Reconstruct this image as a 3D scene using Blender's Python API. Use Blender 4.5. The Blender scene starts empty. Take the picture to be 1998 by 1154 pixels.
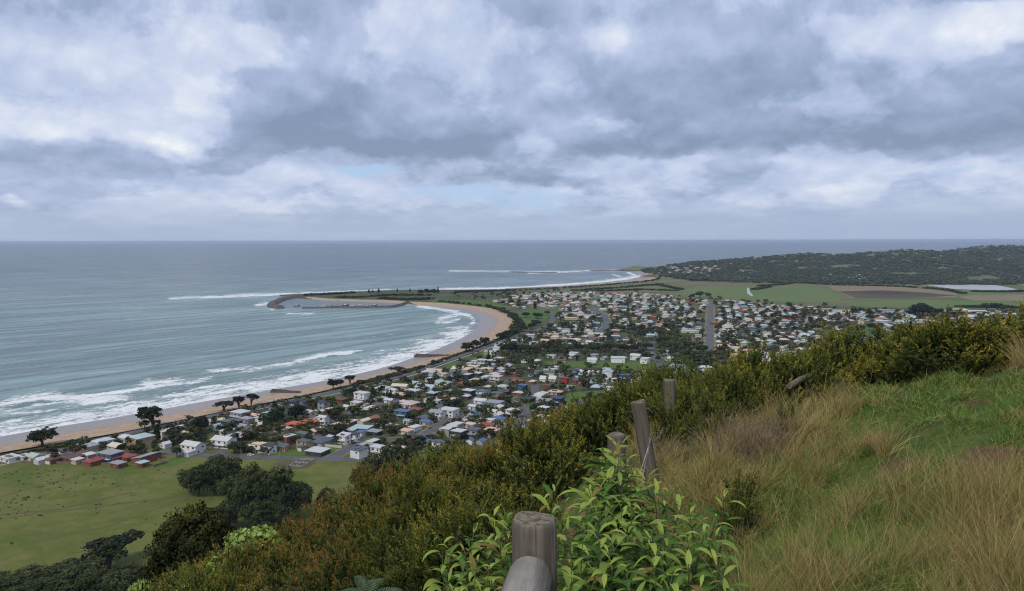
import bpy, math, random
import numpy as np
from math import radians as R, sin, cos, tan, atan, atan2, pi, sqrt, exp
random.seed(11)
rng = np.random.default_rng(7)
S = bpy.context.scene
COL = S.collection

# ------------------------------------------------------------------ camera
FPX, CX, CY = 1481.0, 999.0, 577.0          # focal length and centre in photo pixels
HZ = 150.0                                   # eye height above the sea
HLINE = 469.8                                # photo row of the true horizontal
PITCH = atan((577 - HLINE) / FPX)
ROLL = R(0.13)
_f = np.array([0, cos(PITCH), -sin(PITCH)])
_u0 = np.array([0, sin(PITCH), cos(PITCH)])
_r0 = np.array([1.0, 0, 0])
_r = _r0 * cos(ROLL) - _u0 * sin(ROLL)
_u = _u0 * cos(ROLL) + _r0 * sin(ROLL)
CAMP = np.array([0, 0, HZ])


def ray(px, py):
    d = _f + _r * (px - CX) / FPX + _u * (CY - py) / FPX
    return d / np.linalg.norm(d)


def G(px, py, z=0.0):
    """the place on the level z that is seen at a point of the photograph"""
    d = ray(px, py)
    t = (z - HZ) / d[2]
    p = CAMP + d * t
    return float(p[0]), float(p[1])


def at(px, py, dist):
    """the place at a horizontal distance along a sight line"""
    d = ray(px, py)
    return CAMP + d * (dist / sqrt(d[0] ** 2 + d[1] ** 2))


def PX(x, y, z):
    v = np.stack([np.asarray(x, float), np.asarray(y, float), np.asarray(z, float) - HZ], -1)
    w = v @ _f
    w = np.where(w < 1e-3, 1e-3, w)
    return CX + FPX * (v @ _r) / w, CY - FPX * (v @ _u) / w


cam_d = bpy.data.cameras.new('camera')
cam = bpy.data.objects.new('camera', cam_d)
COL.objects.link(cam)
cam_d.sensor_width = 36
cam_d.lens = 36 * FPX / 1998
cam_d.clip_start = 0.1
cam_d.clip_end = 80000
from mathutils import Matrix, Vector
m = Matrix.Identity(4)
for i in range(3):
    m[i][0], m[i][1], m[i][2] = _r[i], _u[i], -_f[i]
m.translation = Vector(CAMP)
cam.matrix_world = m
S.camera = cam

S.view_settings.view_transform = 'Standard'
S.view_settings.look = 'None'
S.view_settings.exposure = 0.15
S.view_settings.gamma = 1.0
S.view_settings.use_curve_mapping = False
S.cycles.max_bounces = 5
S.cycles.diffuse_bounces = 2
S.cycles.glossy_bounces = 2
S.cycles.transmission_bounces = 2
S.cycles.volume_bounces = 0
S.cycles.use_fast_gi = False
S.cycles.denoising_prefilter = 'NONE'
S.cycles.filter_width = 1.15


# ------------------------------------------------------------------ node helpers
class N:
    """a node socket that can be written in arithmetic"""
    def __init__(s, tree, sock): s.t, s.s = tree, sock
    def _op(s, op, b=None, c=None, clamp=False):
        n = s.t.nodes.new('ShaderNodeMath'); n.operation = op; n.use_clamp = clamp
        s.t.links.new(s.s, n.inputs[0])
        for i, v in ((1, b), (2, c)):
            if v is None: continue
            if isinstance(v, N): s.t.links.new(v.s, n.inputs[i])
            else: n.inputs[i].default_value = v
        return N(s.t, n.outputs[0])
    def __add__(s, b): return s._op('ADD', b)
    __radd__ = __add__
    def __mul__(s, b): return s._op('MULTIPLY', b)
    __rmul__ = __mul__
    def __sub__(s, b): return s._op('SUBTRACT', b)
    def __rsub__(s, b): return (s * -1.0) + b
    def __truediv__(s, b): return s._op('DIVIDE', b)
    def __pow__(s, b): return s._op('POWER', b)
    def mx(s, b): return s._op('MAXIMUM', b)
    def mn(s, b): return s._op('MINIMUM', b)
    def clamp(s): return s._op('ADD', 0.0, clamp=True)
    def fn(s, op, b=None): return s._op(op, b)
    def step(s, a, b):
        n = s.t.nodes.new('ShaderNodeMapRange'); n.interpolation_type = 'SMOOTHSTEP'
        s.t.links.new(s.s, n.inputs[0])
        n.inputs[1].default_value, n.inputs[2].default_value = a, b
        return N(s.t, n.outputs[0])


class T:
    def __init__(s, tree): s.t = tree; s.nodes = tree.nodes; s.links = tree.links
    def new(s, k): return s.nodes.new(k)
    def link(s, a, b): s.links.new(a.s if isinstance(a, N) else a, b)
    def n(s, sock): return N(s.t, sock)
    def coord(s, kind='Object'):
        return s.new('ShaderNodeTexCoord').outputs[kind]
    def pos(s): return s.new('ShaderNodeNewGeometry').outputs['Position']
    def sep(s, v):
        q = s.new('ShaderNodeSeparateXYZ'); s.link(v, q.inputs[0])
        return [N(s.t, o) for o in q.outputs]
    def comb(s, x, y, z=0.0):
        q = s.new('ShaderNodeCombineXYZ')
        for i, v in enumerate((x, y, z)):
            if isinstance(v, N): s.link(v, q.inputs[i])
            else: q.inputs[i].default_value = v
        return q.outputs[0]
    def noise(s, v, scale=1.0, detail=4.0, rough=0.55, dist=0.0, stretch=None, dim='3D'):
        if stretch:
            mp = s.new('ShaderNodeMapping'); s.link(v, mp.inputs[0]); mp.inputs['Scale'].default_value = stretch; v = mp.outputs[0]
        q = s.new('ShaderNodeTexNoise'); q.noise_dimensions = dim
        s.link(v, q.inputs['Vector'])
        q.inputs['Scale'].default_value = scale; q.inputs['Detail'].default_value = detail
        q.inputs['Roughness'].default_value = rough; q.inputs['Distortion'].default_value = dist
        return N(s.t, q.outputs['Fac'])
    def voro(s, v, scale=1.0, out='Distance', feature='F1'):
        q = s.new('ShaderNodeTexVoronoi'); q.feature = feature
        s.link(v, q.inputs['Vector']); q.inputs['Scale'].default_value = scale
        return N(s.t, q.outputs[out])
    def attr(s, name, out='Fac'):
        q = s.new('ShaderNodeAttribute'); q.attribute_name = name
        return N(s.t, q.outputs[out])
    def rgb(s, c):
        q = s.new('ShaderNodeRGB'); q.outputs[0].default_value = (*c, 1); return q.outputs[0]
    def mix(s, f, a, b, kind='MIX'):
        q = s.new('ShaderNodeMix'); q.data_type = 'RGBA'; q.blend_type = kind
        if isinstance(f, N): s.link(f, q.inputs[0])
        else: q.inputs[0].default_value = f
        for i, v in ((6, a), (7, b)):
            if isinstance(v, (tuple, list)): q.inputs[i].default_value = (*v[:3], 1)
            else: s.link(v, q.inputs[i])
        return q.outputs[2]
    def ramp(s, f, stops):
        q = s.new('ShaderNodeValToRGB'); s.link(f, q.inputs[0])
        e = q.color_ramp.elements
        while len(e) < len(stops): e.new(0.5)
        for el, (p, c) in zip(e, stops): el.position = p; el.color = (*c, 1)
        return q.outputs[0]
    def bump(s, h, strength=0.5, dist=1.0, normal=None):
        q = s.new('ShaderNodeBump'); s.link(h, q.inputs['Height'])
        q.inputs['Strength'].default_value = strength; q.inputs['Distance'].default_value = dist
        if normal is not None: s.link(normal, q.inputs['Normal'])
        return q.outputs[0]


def material(name, build):
    mt = bpy.data.materials.new(name); mt.use_nodes = True
    t = T(mt.node_tree); t.nodes.clear()
    out = t.new('ShaderNodeOutputMaterial')
    p = t.new('ShaderNodeBsdfPrincipled')
    t.link(p.outputs[0], out.inputs[0])
    build(t, p)
    return mt


def setin(t, p, key, v):
    if isinstance(v, (tuple, list)): p.inputs[key].default_value = (*v[:3], 1)
    elif isinstance(v, (int, float)): p.inputs[key].default_value = v
    else: t.link(v, p.inputs[key])


def simple(name, a, b=None, scale=1.0, rough=0.7, stretch=None, spec=0.3, bump=0.0, detail=4, metal=0.0):
    """a plain surface whose colour wanders between two tones"""
    b = b or tuple(c * 0.75 for c in a)
    def bd(t, p):
        n = t.noise(t.coord('Object'), scale, detail, 0.6, 0.0, stretch)
        setin(t, p, 'Base Color', t.mix(n.step(0.3, 0.7), a, b))
        setin(t, p, 'Roughness', rough); setin(t, p, 'Specular IOR Level', spec); setin(t, p, 'Metallic', metal)
        if bump: t.link(t.bump(n, bump, 0.05), p.inputs['Normal'])
    return material(name, bd)


# ------------------------------------------------------------------ object helpers
def tag(o, label=None, cat=None, group=None, kind=None):
    if label: o['label'] = label
    if cat: o['category'] = cat
    if group: o['group'] = group
    if kind: o['kind'] = kind
    return o


def empty(name, loc=(0, 0, 0), rz=0.0):
    o = bpy.data.objects.new(name, None); COL.objects.link(o)
    o.location = loc; o.rotation_euler = (0, 0, rz); o.empty_display_size = 0.3
    return o


def link_mesh(name, me, parent=None, loc=None, rz=0.0):
    o = bpy.data.objects.new(name, me); COL.objects.link(o)
    if parent is not None: o.parent = parent
    if loc is not None: o.location = loc
    if rz: o.rotation_euler = (0, 0, rz)
    return o


def np_mesh(name, V, F, mat=None, attrs=None, smooth=False, mats=None, mi=None):
    """V (n,3), F (m,k) with one k; attrs {name: (n,)} or (n,3) point colours"""
    V = np.ascontiguousarray(V, np.float32); F = np.ascontiguousarray(F, np.int32)
    me = bpy.data.meshes.new(name)
    me.vertices.add(len(V)); me.vertices.foreach_set('co', V.ravel())
    k = F.shape[1]
    me.loops.add(F.size); me.loops.foreach_set('vertex_index', F.ravel())
    me.polygons.add(len(F)); me.polygons.foreach_set('loop_start', np.arange(0, F.size, k, dtype=np.int32))
    if smooth: me.polygons.foreach_set('use_smooth', np.ones(len(F), bool))
    for mm in (mats or [mat]):
        if mm: me.materials.append(mm)
    if mi is not None: me.polygons.foreach_set('material_index', np.asarray(mi, np.int32))
    for nm, a in (attrs or {}).items():
        a = np.asarray(a, np.float32)
        if a.ndim == 1:
            at_ = me.attributes.new(nm, 'FLOAT', 'POINT'); at_.data.foreach_set('value', a)
        else:
            at_ = me.attributes.new(nm, 'FLOAT_VECTOR', 'POINT'); at_.data.foreach_set('vector', a.ravel())
    me.update(calc_edges=True)
    me.validate()
    return me


class MB:
    """collects boxes, prisms and tubes and links them as one mesh"""
    def __init__(s): s.v, s.f = [], []
    def poly(s, pts, faces):
        b = len(s.v); s.v += [tuple(map(float, p)) for p in pts]; s.f += [tuple(i + b for i in f) for f in faces]; return s
    def box(s, x0, x1, y0, y1, z0, z1):
        return s.poly([(x0, y0, z0), (x1, y0, z0), (x1, y1, z0), (x0, y1, z0), (x0, y0, z1), (x1, y0, z1), (x1, y1, z1), (x0, y1, z1)],
                      [(3, 2, 1, 0), (4, 5, 6, 7), (0, 1, 5, 4), (1, 2, 6, 5), (2, 3, 7, 6), (3, 0, 4, 7)])
    def tube(s, pts, rad, n=8, cap=True):
        pts = [np.array(p, float) for p in pts]; rad = [rad] * len(pts) if isinstance(rad, (int, float)) else rad
        b = len(s.v); prev = None
        for i, p in enumerate(pts):
            d = pts[min(i + 1, len(pts) - 1)] - pts[max(i - 1, 0)]; d = d / (np.linalg.norm(d) + 1e-9)
            a = np.array([1.0, 0, 0]) if abs(d[0]) < 0.9 else np.array([0, 1.0, 0])
            if prev is not None: a = prev
            e1 = a - d * (a @ d); e1 /= np.linalg.norm(e1) + 1e-9; e2 = np.cross(d, e1); prev = e1
            for k in range(n):
                q = 2 * pi * k / n
                s.v.append(tuple(p + (e1 * cos(q) + e2 * sin(q)) * rad[i]))
        for i in range(len(pts) - 1):
            for k in range(n):
                s.f.append((b + i * n + k, b + i * n + (k + 1) % n, b + (i + 1) * n + (k + 1) % n, b + (i + 1) * n + k))
        if cap:
            s.f.append(tuple(b + k for k in reversed(range(n)))); e = b + (len(pts) - 1) * n
            s.f.append(tuple(e + k for k in range(n)))
        return s
    def mesh(s, name, mat, smooth=False):
        me = bpy.data.meshes.new(name); me.from_pydata(s.v, [], s.f); me.materials.append(mat)
        if smooth:
            for p in me.polygons: p.use_smooth = len(p.vertices) == 4
        me.update(); return me
    def build(s, name, mat, parent=None, loc=None, rz=0.0, smooth=False):
        return link_mesh(name, s.mesh(name, mat, smooth), parent, loc, rz)


def in_poly(x, y, poly):
    x = np.asarray(x, float); y = np.asarray(y, float)
    ins = np.zeros(x.shape, bool); n = len(poly)
    for i in range(n):
        x0, y0 = poly[i]; x1, y1 = poly[(i + 1) % n]
        if y0 == y1: continue
        c = ((y0 > y) != (y1 > y)) & (x < (x1 - x0) * (y - y0) / (y1 - y0) + x0)
        ins ^= c
    return ins


def poly_dist(x, y, line):
    """distance to a polyline and the place along it"""
    x = np.asarray(x, float); y = np.asarray(y, float)
    best = np.full(x.shape, 1e12); al = np.zeros(x.shape); acc = 0.0
    for (x0, y0), (x1, y1) in zip(line[:-1], line[1:]):
        dx, dy = x1 - x0, y1 - y0; L2 = dx * dx + dy * dy + 1e-9
        t = np.clip(((x - x0) * dx + (y - y0) * dy) / L2, 0, 1)
        d = (x - x0 - t * dx) ** 2 + (y - y0 - t * dy) ** 2
        c = d < best
        best = np.where(c, d, best); al = np.where(c, acc + t * sqrt(L2), al); acc += sqrt(L2)
    return np.sqrt(best), al


def resample(line, n):
    p = np.array(line, float); s = np.r_[0, np.cumsum(np.hypot(*np.diff(p, axis=0).T))]
    q = np.linspace(0, s[-1], n)
    return np.stack([np.interp(q, s, p[:, i]) for i in range(p.shape[1])], 1)


def smooth_line(line, n, w=3):
    p = resample(line, n)
    for _ in range(w): p[1:-1] = (p[:-2] + 2 * p[1:-1] + p[2:]) / 4
    return p
# ------------------------------------------------------------------ sky, sun
SUN_EL, SUN_AZ = R(48), R(205)               # azimuth measured from +Y towards +X: behind the viewer, a little to the left
W = bpy.data.worlds.new('World'); S.world = W; W.use_nodes = True
t = T(W.node_tree); t.nodes.clear()
wout = t.new('ShaderNodeOutputWorld'); bg = t.new('ShaderNodeBackground')
bg.inputs['Strength'].default_value = 0.1
t.link(bg.outputs[0], wout.inputs[0])
sky = t.new('ShaderNodeTexSky'); sky.sky_type = 'NISHITA'; sky.sun_disc = False
sky.sun_elevation = SUN_EL; sky.sun_rotation = SUN_AZ; sky.air_density = 1.0; sky.dust_density = 1.2; sky.ozone_density = 1.5
dirv = t.coord('Generated')
dx, dy, dz = t.sep(dirv)
az = dx.fn('ARCTAN2', dy)
el = dz.fn('ARCSINE')
# cloud field, on a layer overhead (it thins towards the horizon) with a slow warp
den = (dz.mx(0.0) + 0.105)
q = t.comb(dx / den, dy / den)
big = t.noise(q, 0.50, 3, 0.5, 0.0)
uv = t.comb(az, el * 1.7)
warpn = t.new('ShaderNodeTexNoise'); t.link(uv, warpn.inputs['Vector']); warpn.inputs['Scale'].default_value = 9.0; warpn.inputs['Detail'].default_value = 4
warpn.inputs['Roughness'].default_value = .6
wx, wy, wz = t.sep(warpn.outputs['Color'])
U = az + (wx - 0.5) * 0.12
E = el + (wy - 0.5) * 0.055
# heaped cloud: rounded cells of several sizes, flattened towards the horizon, lit on their upper edges
sq = (el.mx(0.0) + 0.06)
cx_ = az + (wx - .5) * .030
cy_ = (sq.fn('LOGARITHM', 2.718)) * 0.30 + (wy - .5) * .020


hn = t.noise(t.comb(cx_ + 3.1, cy_), 15.0, 3, .55)
h0 = ((hn - .5).fn('ABSOLUTE') * 4.0)            # billows: creases where the noise crosses its middle
soft = t.noise(t.comb(cx_, cy_), 7.5, 6, 0.57, 0.0)
soft_up = t.noise(t.comb(cx_, cy_ + .024), 7.5, 3, 0.5, 0.0)
HAZE_C = (0.385, 0.465, 0.625)


def blob(px, py, rx, ry, amp):
    a0 = atan((px - 999) / FPX); e0 = atan((HLINE - py) / FPX * cos(a0))
    du = (U - a0) * (FPX / rx * cos(a0) ** -0.0); dv = (E - e0) * (FPX / ry)
    return ((du * du + dv * dv) * -1.0).fn('EXPONENT') * amp


LAY = [
    (330, 286, 50, 20, .62), (170, 236, 190, 36, .34), (180, 108, 200, 44, .30), (400, 205, 75, 42, .36), (450, 75, 170, 50, .24),
    (790, 25, 110, 50, .16), (1250, 95, 110, 44, .18), (1085, 165, 50, 30, .26), (1900, 60, 110, 60, .42), (1700, 40, 110, 34, .26),
    (1150, 238, 70, 20, .24), (1030, 285, 60, 34, .26), (1640, 376, 70, 16, .30), (1090, 381, 40, 9, .32), (1420, 308, 160, 16, .24),
    (530, 392, 90, 10, .26), (45, 386, 40, 9, .26), (560, 345, 120, 20, .12), (1800, 330, 150, 16, .16),
    (60, 15, 170, 52, -.30), (545, 40, 120, 50, -.20), (620, 215, 220, 70, -.28), (790, 292, 430, 40, -.36),
    (1010, 352, 190, 28, -.26), (1290, 190, 300, 70, -.24), (1450, 284, 340, 22, -.26), (160, 310, 260, 24, -.20), (1900, 5, 260, 28, -.42),
    (1830, 190, 230, 70, -.20), (2005, 100, 30, 60, -.36), (1780, 262, 330, 34, -.20), (1250, 30, 260, 40, -.16),
]
lay = None
for b in LAY:
    g = blob(*b); lay = g if lay is None else lay + g
heaps = (h0 - .32)
puff = soft
val = lay * 1.2 + (big - 0.5) * 0.5 + (soft - 0.5) * 0.72 + (soft - soft_up) * 1.25 + heaps * .20 + 0.50
edge = t.noise(t.comb(cx_ + 11.0, cy_), 6.0, 8, 0.60, 0.0)
deck = ((edge - .5) * 2.6 - lay * 1.25 + (big - .5) * .6).step(-.10, .17)
val = (val - .5) * .78 + .5 - (deck - .45) * .30 + (edge - .5) * .30
cloud = t.ramp((val * .84 + .10).clamp(), [(0.02, (0.22, 0.285, 0.42)), (0.26, (0.315, 0.39, 0.56)), (0.50, (0.44, 0.515, 0.71)),
                             (0.72, (0.575, 0.64, 0.80)), (0.9, (0.72, 0.765, 0.86)), (1.0, (0.84, 0.865, 0.90))])
# blue gaps low over the sea
gap = blob(690, 337, 60, 9, 1.0) + blob(900, 380, 190, 13, 1.1) + blob(990, 402, 110, 14, 1.1)
gapm = (gap * .9 + (puff - 0.5) * -3.6 + (hn - .5) * 1.5 - .15).step(0.25, .9)
skyb = t.new('ShaderNodeVectorMath'); skyb.operation = 'SCALE'
t.link(sky.outputs[0], skyb.inputs[0]); skyb.inputs['Scale'].default_value = 0.1
blue = t.mix(0.15, (0.40, 0.56, 0.82), skyb.outputs[0])
c1 = t.mix(gapm * 0.85, cloud, blue)
low = el.step(R(3.6), R(0.5))
rain = (blob(1780, 440, 260, 40, .35) * -1.0 + 1.0)
c2 = t.mix(low * 0.9, c1, HAZE_C)
c3 = t.mix((rain * -1.0 + 1.0), c2, (0.275, 0.365, 0.545))
scl = t.new('ShaderNodeVectorMath'); scl.operation = 'SCALE'
t.link(c3, scl.inputs[0]); scl.inputs['Scale'].default_value = 9.8
t.link(t.mix(0.94, sky.outputs[0], scl.outputs[0]), bg.inputs['Color'])
W.cycles.sampling_method = 'MANUAL'; W.cycles.sample_map_resolution = 512

sun_d = bpy.data.lights.new('sun', 'SUN'); sun_d.energy = 2.2; sun_d.angle = R(11); sun_d.color = (1.0, 0.94, 0.83)
sun = bpy.data.objects.new('sun', sun_d); COL.objects.link(sun)
sd_ = Vector((sin(SUN_AZ) * cos(SUN_EL), cos(SUN_AZ) * cos(SUN_EL), sin(SUN_EL)))
sun.rotation_euler = sd_.to_track_quat('Z', 'Y').to_euler()
sun.location = (0, 0, 400)
# ------------------------------------------------------------------ where things lie (photo points -> world)
PLAIN = 4.0


def GL(pts, z=0.0): return [G(a, b, z) for a, b in pts]


# beach of the bay: waterline, edge of the wet sand, foot of the dune
W_PX = [(0, 853), (100, 835), (151, 827), (226, 816), (276, 807), (377, 788), (500, 766), (641, 743), (751, 718), (847, 685), (900, 662),
        (927, 645), (937, 630), (936, 618), (915, 608), (880, 601), (845, 598), (815, 596.5)]
S_PX = [(0, 874), (100, 851), (201, 838), (276, 823), (377, 804), (500, 780), (641, 752), (751, 730), (860, 699), (920, 668), (957, 648), (980, 632),
        (982, 624), (960, 611), (920, 602), (880, 598), (845, 596), (812, 595)]
D_PX = [(0, 882), (110, 863), (176, 853.5), (276, 834), (309, 826), (402, 808), (500, 788), (560, 777), (641, 759), (700, 746), (780, 728), (850, 706),
        (905, 685), (960, 667), (1000, 648), (1011, 633), (1003, 619), (960, 604), (910, 597), (860, 592.5), (800, 590)]
NR = 160


def extend(line, n=900.0):
    (x0, y0), (x1, y1) = line[0], line[2]
    L = math.hypot(x1 - x0, y1 - y0)
    return [(x0 - (x1 - x0) / L * n, y0 - (y1 - y0) / L * n)] + list(line)


Wl = extend(smooth_line(GL(W_PX, 0.0), 80, 3).tolist()); Sl = extend(smooth_line(GL(S_PX, 1.0), 80, 3).tolist()); Dl = extend(smooth_line(GL(D_PX, 3.2), 80, 3).tolist())
W2 = GL([(985, 563.0), (1100, 557.5), (1170, 552), (1220, 546.8), (1245, 542.5), (1252, 538), (1245, 534), (1222, 530)])
D2 = GL([(985, 564.6), (1100, 560), (1170, 555.5), (1225, 550.5), (1270, 547), (1285, 541), (1280, 534), (1250, 529.5)], 3)
W3 = GL([(598, 583.5), (640, 588), (700, 589.5), (740, 591), (785, 593)])
D3 = GL([(598, 580.5), (640, 584), (700, 586), (740, 586.8), (792, 589)], 3)


def bear(px, Y):
    return ((px - CX) / FPX * Y * 1.004, Y)


COAST = [bear(1275, 3750), bear(1350, 4180), bear(1450, 4620), bear(1600, 5000), bear(1800, 5400), bear(2000, 5800), bear(2300, 6300), (21000, 9500)]
LAND = (Dl + list(reversed(D3)) + GL([(575, 580.5), (582, 576.5), (620, 573.5), (655, 571.3), (718, 568.3), (760, 566.8), (800, 566.6), (855, 566.3), (900, 565.8), (950, 565.3)], 2)
        + D2 + GL([(1215, 528.6), (1203, 527.6), (1225, 524.8), (1255, 523)], 2) + COAST + [(21000, -6000), (-3000, -6000)])
LAND_EDGE = LAND[:-2]

# the viewer's hill: outline of its scrubby brow as seen from the lookout
BROW = [(-500, 1260), (0, 1225), (290, 1165), (400, 1110), (470, 1085), (560, 1048), (650, 990), (700, 958), (800, 908), (900, 866), (1000, 846),
        (1060, 815), (1100, 792), (1180, 765), (1240, 735), (1300, 716), (1400, 700), (1500, 692), (1560, 690), (1640, 670), (1700, 650), (1760, 655),
        (1800, 642), (1880, 628), (1930, 636), (1960, 620), (1998, 606), (2200, 596), (2600, 590)]
_ba, _bt, _br, _bh = [-180.0], [0.05], [14.0], [1.0]
for px, py in BROW:
    d = ray(px, py); a = math.degrees(atan2(d[0], d[1]))
    _ba.append(a); _bt.append(-d[2] / math.hypot(d[0], d[1]))
    _br.append(float(np.interp(px, [0, 400, 700, 1000, 1200, 1300, 1500, 1998], [34, 30, 21, 15.5, 13, 12.5, 13, 14])))
    _bh.append(float(np.interp(px, [0, 900, 1200, 1500, 2000], [1.35, 1.3, 1.05, 0.76, 0.70])))
for a, tt in ((75, .06), (110, .03), (180, .05)): _ba.append(a); _bt.append(tt); _br.append(14.0); _bh.append(1.0)


def brow(x, y):
    a = np.degrees(np.arctan2(x, y))
    return np.interp(a, _ba, _bt), np.interp(a, _ba, _br), np.interp(a, _ba, _bh)


def hill_near(x, y):
    r = np.hypot(x, y); tn, r0, hb = brow(x, y)
    s = (r - r0) / r0
    drop = hb + tn * r + np.where(r < r0, (1.68 - hb) * s * s, 0.62 * np.minimum(s, 0.32) ** 2 * r0 / 13 + np.maximum(s - 0.32, 0) * r0 * np.where(tn > .3, 0.10, 0.16))
    wob = np.sin(x * 1.3 + y * .7) * np.cos(y * 1.1 - x * .4) * 0.05 + np.sin(x * .45 - y * .3) * 0.07
    lump = (np.sin(2.9 * x + 1.3 * np.sin(2.1 * y)) * np.cos(2.6 * y + 1.1 * np.sin(1.7 * x)) * .085 + np.sin(5.3 * x - 2.2 * y) * np.sin(4.7 * y + 1.9 * x) * .05 + np.sin(1.35 * x + .9 * np.sin(.8 * y) + .6) * np.sin(1.15 * y - .4 * x) * .10) * np.clip((26 - r) / 8, 0, 1)
    return HZ - drop + (wob + lump) * np.clip((r - 1) / 4, 0, 1)


def rz(px, py, Y, trees=9.0):
    d = ray(px, py); return (*bear(px, Y), max(3.0, HZ + d[2] / d[1] * Y - trees))


RIDGE = [rz(1265, 525, 3350, 4), rz(1290, 521, 3500, 5), rz(1350, 513, 3800), rz(1450, 506, 4150), rz(1600, 494, 4450), rz(1690, 491.5, 4500), rz(1740, 492, 4550),
         rz(1800, 488, 4750), rz(1900, 483.5, 4950), rz(2000, 478, 5100), rz(2200, 474, 5200), rz(2700, 470, 5300)]


def hill_far(x, y):
    x = np.asarray(x, float); y = np.asarray(y, float)
    best = np.full(x.shape, 1e12); zz = np.zeros(x.shape); side = np.zeros(x.shape)
    for (x0, y0, z0), (x1, y1, z1) in zip(RIDGE[:-1], RIDGE[1:]):
        dx, dy = x1 - x0, y1 - y0; L2 = dx * dx + dy * dy
        q = np.clip(((x - x0) * dx + (y - y0) * dy) / L2, 0, 1)
        d = (x - x0 - q * dx) ** 2 + (y - y0 - q * dy) ** 2
        c = d < best
        best = np.where(c, d, best); zz = np.where(c, z0 + q * (z1 - z0), zz)
        side = np.where(c, (x - x0) * dy - (y - y0) * dx, side)
    d = np.sqrt(best)
    wid = np.where(side > 0, np.clip(260 + zz * 17, 300, 1500), 700.0)
    k = np.clip(1 - d / wid, 0, 1)
    roll = (np.sin(x * .006 + y * .004) + np.sin(x * .011 - y * .007 + 2)) * 0.06 * zz
    return (zz + roll) * k * k * (3 - 2 * k)


def land_h(x, y):
    """height of the ground sheet; x, y arrays"""
    x = np.asarray(x, float); y = np.asarray(y, float)
    ins = in_poly(x, y, LAND); d, _ = poly_dist(x, y, LAND_EDGE)
    sd = np.where(ins, d, -d)
    low = np.where(sd > 0, np.minimum(PLAIN, 2.7 + sd * 0.06), 2.7 + sd * 0.28)
    low = np.maximum(low, -6)
    far = hill_far(x, y)
    low = low + np.where(sd > 0, np.minimum(far, sd * 0.25), 0)
    near = hill_near(x, y)
    k = 6.0
    return np.where(near - low > 30, near, np.logaddexp(near / k, low / k) * k * (sd > 0) + low * (sd <= 0)) if True else near


def h1(x, y):
    return float(land_h(np.array([x]), np.array([y]))[0])


def hit(px, py, r0=2.0, r1=9000.0):
    """first place where a sight line meets the ground sheet"""
    d = ray(px, py); hl = math.hypot(d[0], d[1])
    rr = np.geomspace(r0, r1, 500)
    P = CAMP[None] + d[None] * (rr / hl)[:, None]
    g = P[:, 2] - land_h(P[:, 0], P[:, 1])
    i = np.argmax(g < 0)
    if g[i] >= 0: return None
    a = g[i - 1] / (g[i - 1] - g[i]) if i else 0
    p = P[i - 1] + (P[i] - P[i - 1]) * a if i else P[0]
    return np.array([p[0], p[1], h1(p[0], p[1])])


def axis(*segs):
    out = []
    for a, b, st in segs: out += list(np.arange(a, b, st))
    return np.array(out)


def grow(a, b, s0, s1):
    out, v, n = [], a, 0
    while v < b:
        out.append(v); v += s0 + (s1 - s0) * min(1.0, (v - a) / (b - a) * 1.0)
    return out


def tensor(xs, ys):
    X, Y = np.meshgrid(xs, ys); nx, ny = len(xs), len(ys)
    i = np.arange(nx * ny).reshape(ny, nx)
    F = np.stack([i[:-1, :-1], i[:-1, 1:], i[1:, 1:], i[1:, :-1]], -1).reshape(-1, 4)
    return X.ravel(), Y.ravel(), F


# ------------------------------------------------------------------ ground sheet
gx = np.r_[np.linspace(-3000, -700, 8), np.arange(-690, -50, 10), -np.array(grow(16, 50, .6, 9))[::-1], np.arange(-15.6, 18, .4), grow(18, 60, .5, 10), np.arange(60, 760, 10),
           np.arange(760, 3600, 26), np.geomspace(3650, 20000, 16)]
gy = np.r_[np.linspace(-3000, -60, 8), -np.array(grow(3, 50, .5, 9))[::-1], np.arange(-2.6, 20, .4), grow(20, 70, .5, 7), np.arange(70, 2300, 10), np.arange(2300, 6000, 28), np.geomspace(6050, 9000, 8)]
gx = np.unique(np.round(gx, 2)); gy = np.unique(np.round(gy, 2))
X, Y, F = tensor(gx, gy)
Z = land_h(X, Y)
keep = (Z > -5.5)
Fk = F[keep[F].any(1)]
used = np.unique(Fk); remap = np.full(len(X), -1); remap[used] = np.arange(len(used))
rn = np.hypot(X, Y)
ppx, ppy = PX(X, Y, Z)
front = Y > 0.5
hilln = hill_near(X, Y) - PLAIN
# grassy shelf by the lookout, soil under the scrub, town grass, farmland, far wooded ridge
tn_, r0_, hb_ = brow(X, Y)
shelf = (rn < r0_ + 3) & (hilln > 60)
farm = np.clip((Y - 1500) / 300, 0, 1) * np.clip((X + 100) / 200, 0, 1)
pad = np.clip((545 - Y) / 40, 0, 1) * (hilln < 25)
EDGE_d, _ = poly_dist(X, Y, LAND_EDGE)
rock = np.clip(1 - EDGE_d / 26.0, 0, 1)
ridge = np.clip(hill_far(X, Y) / 6, 0, 1)


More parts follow.
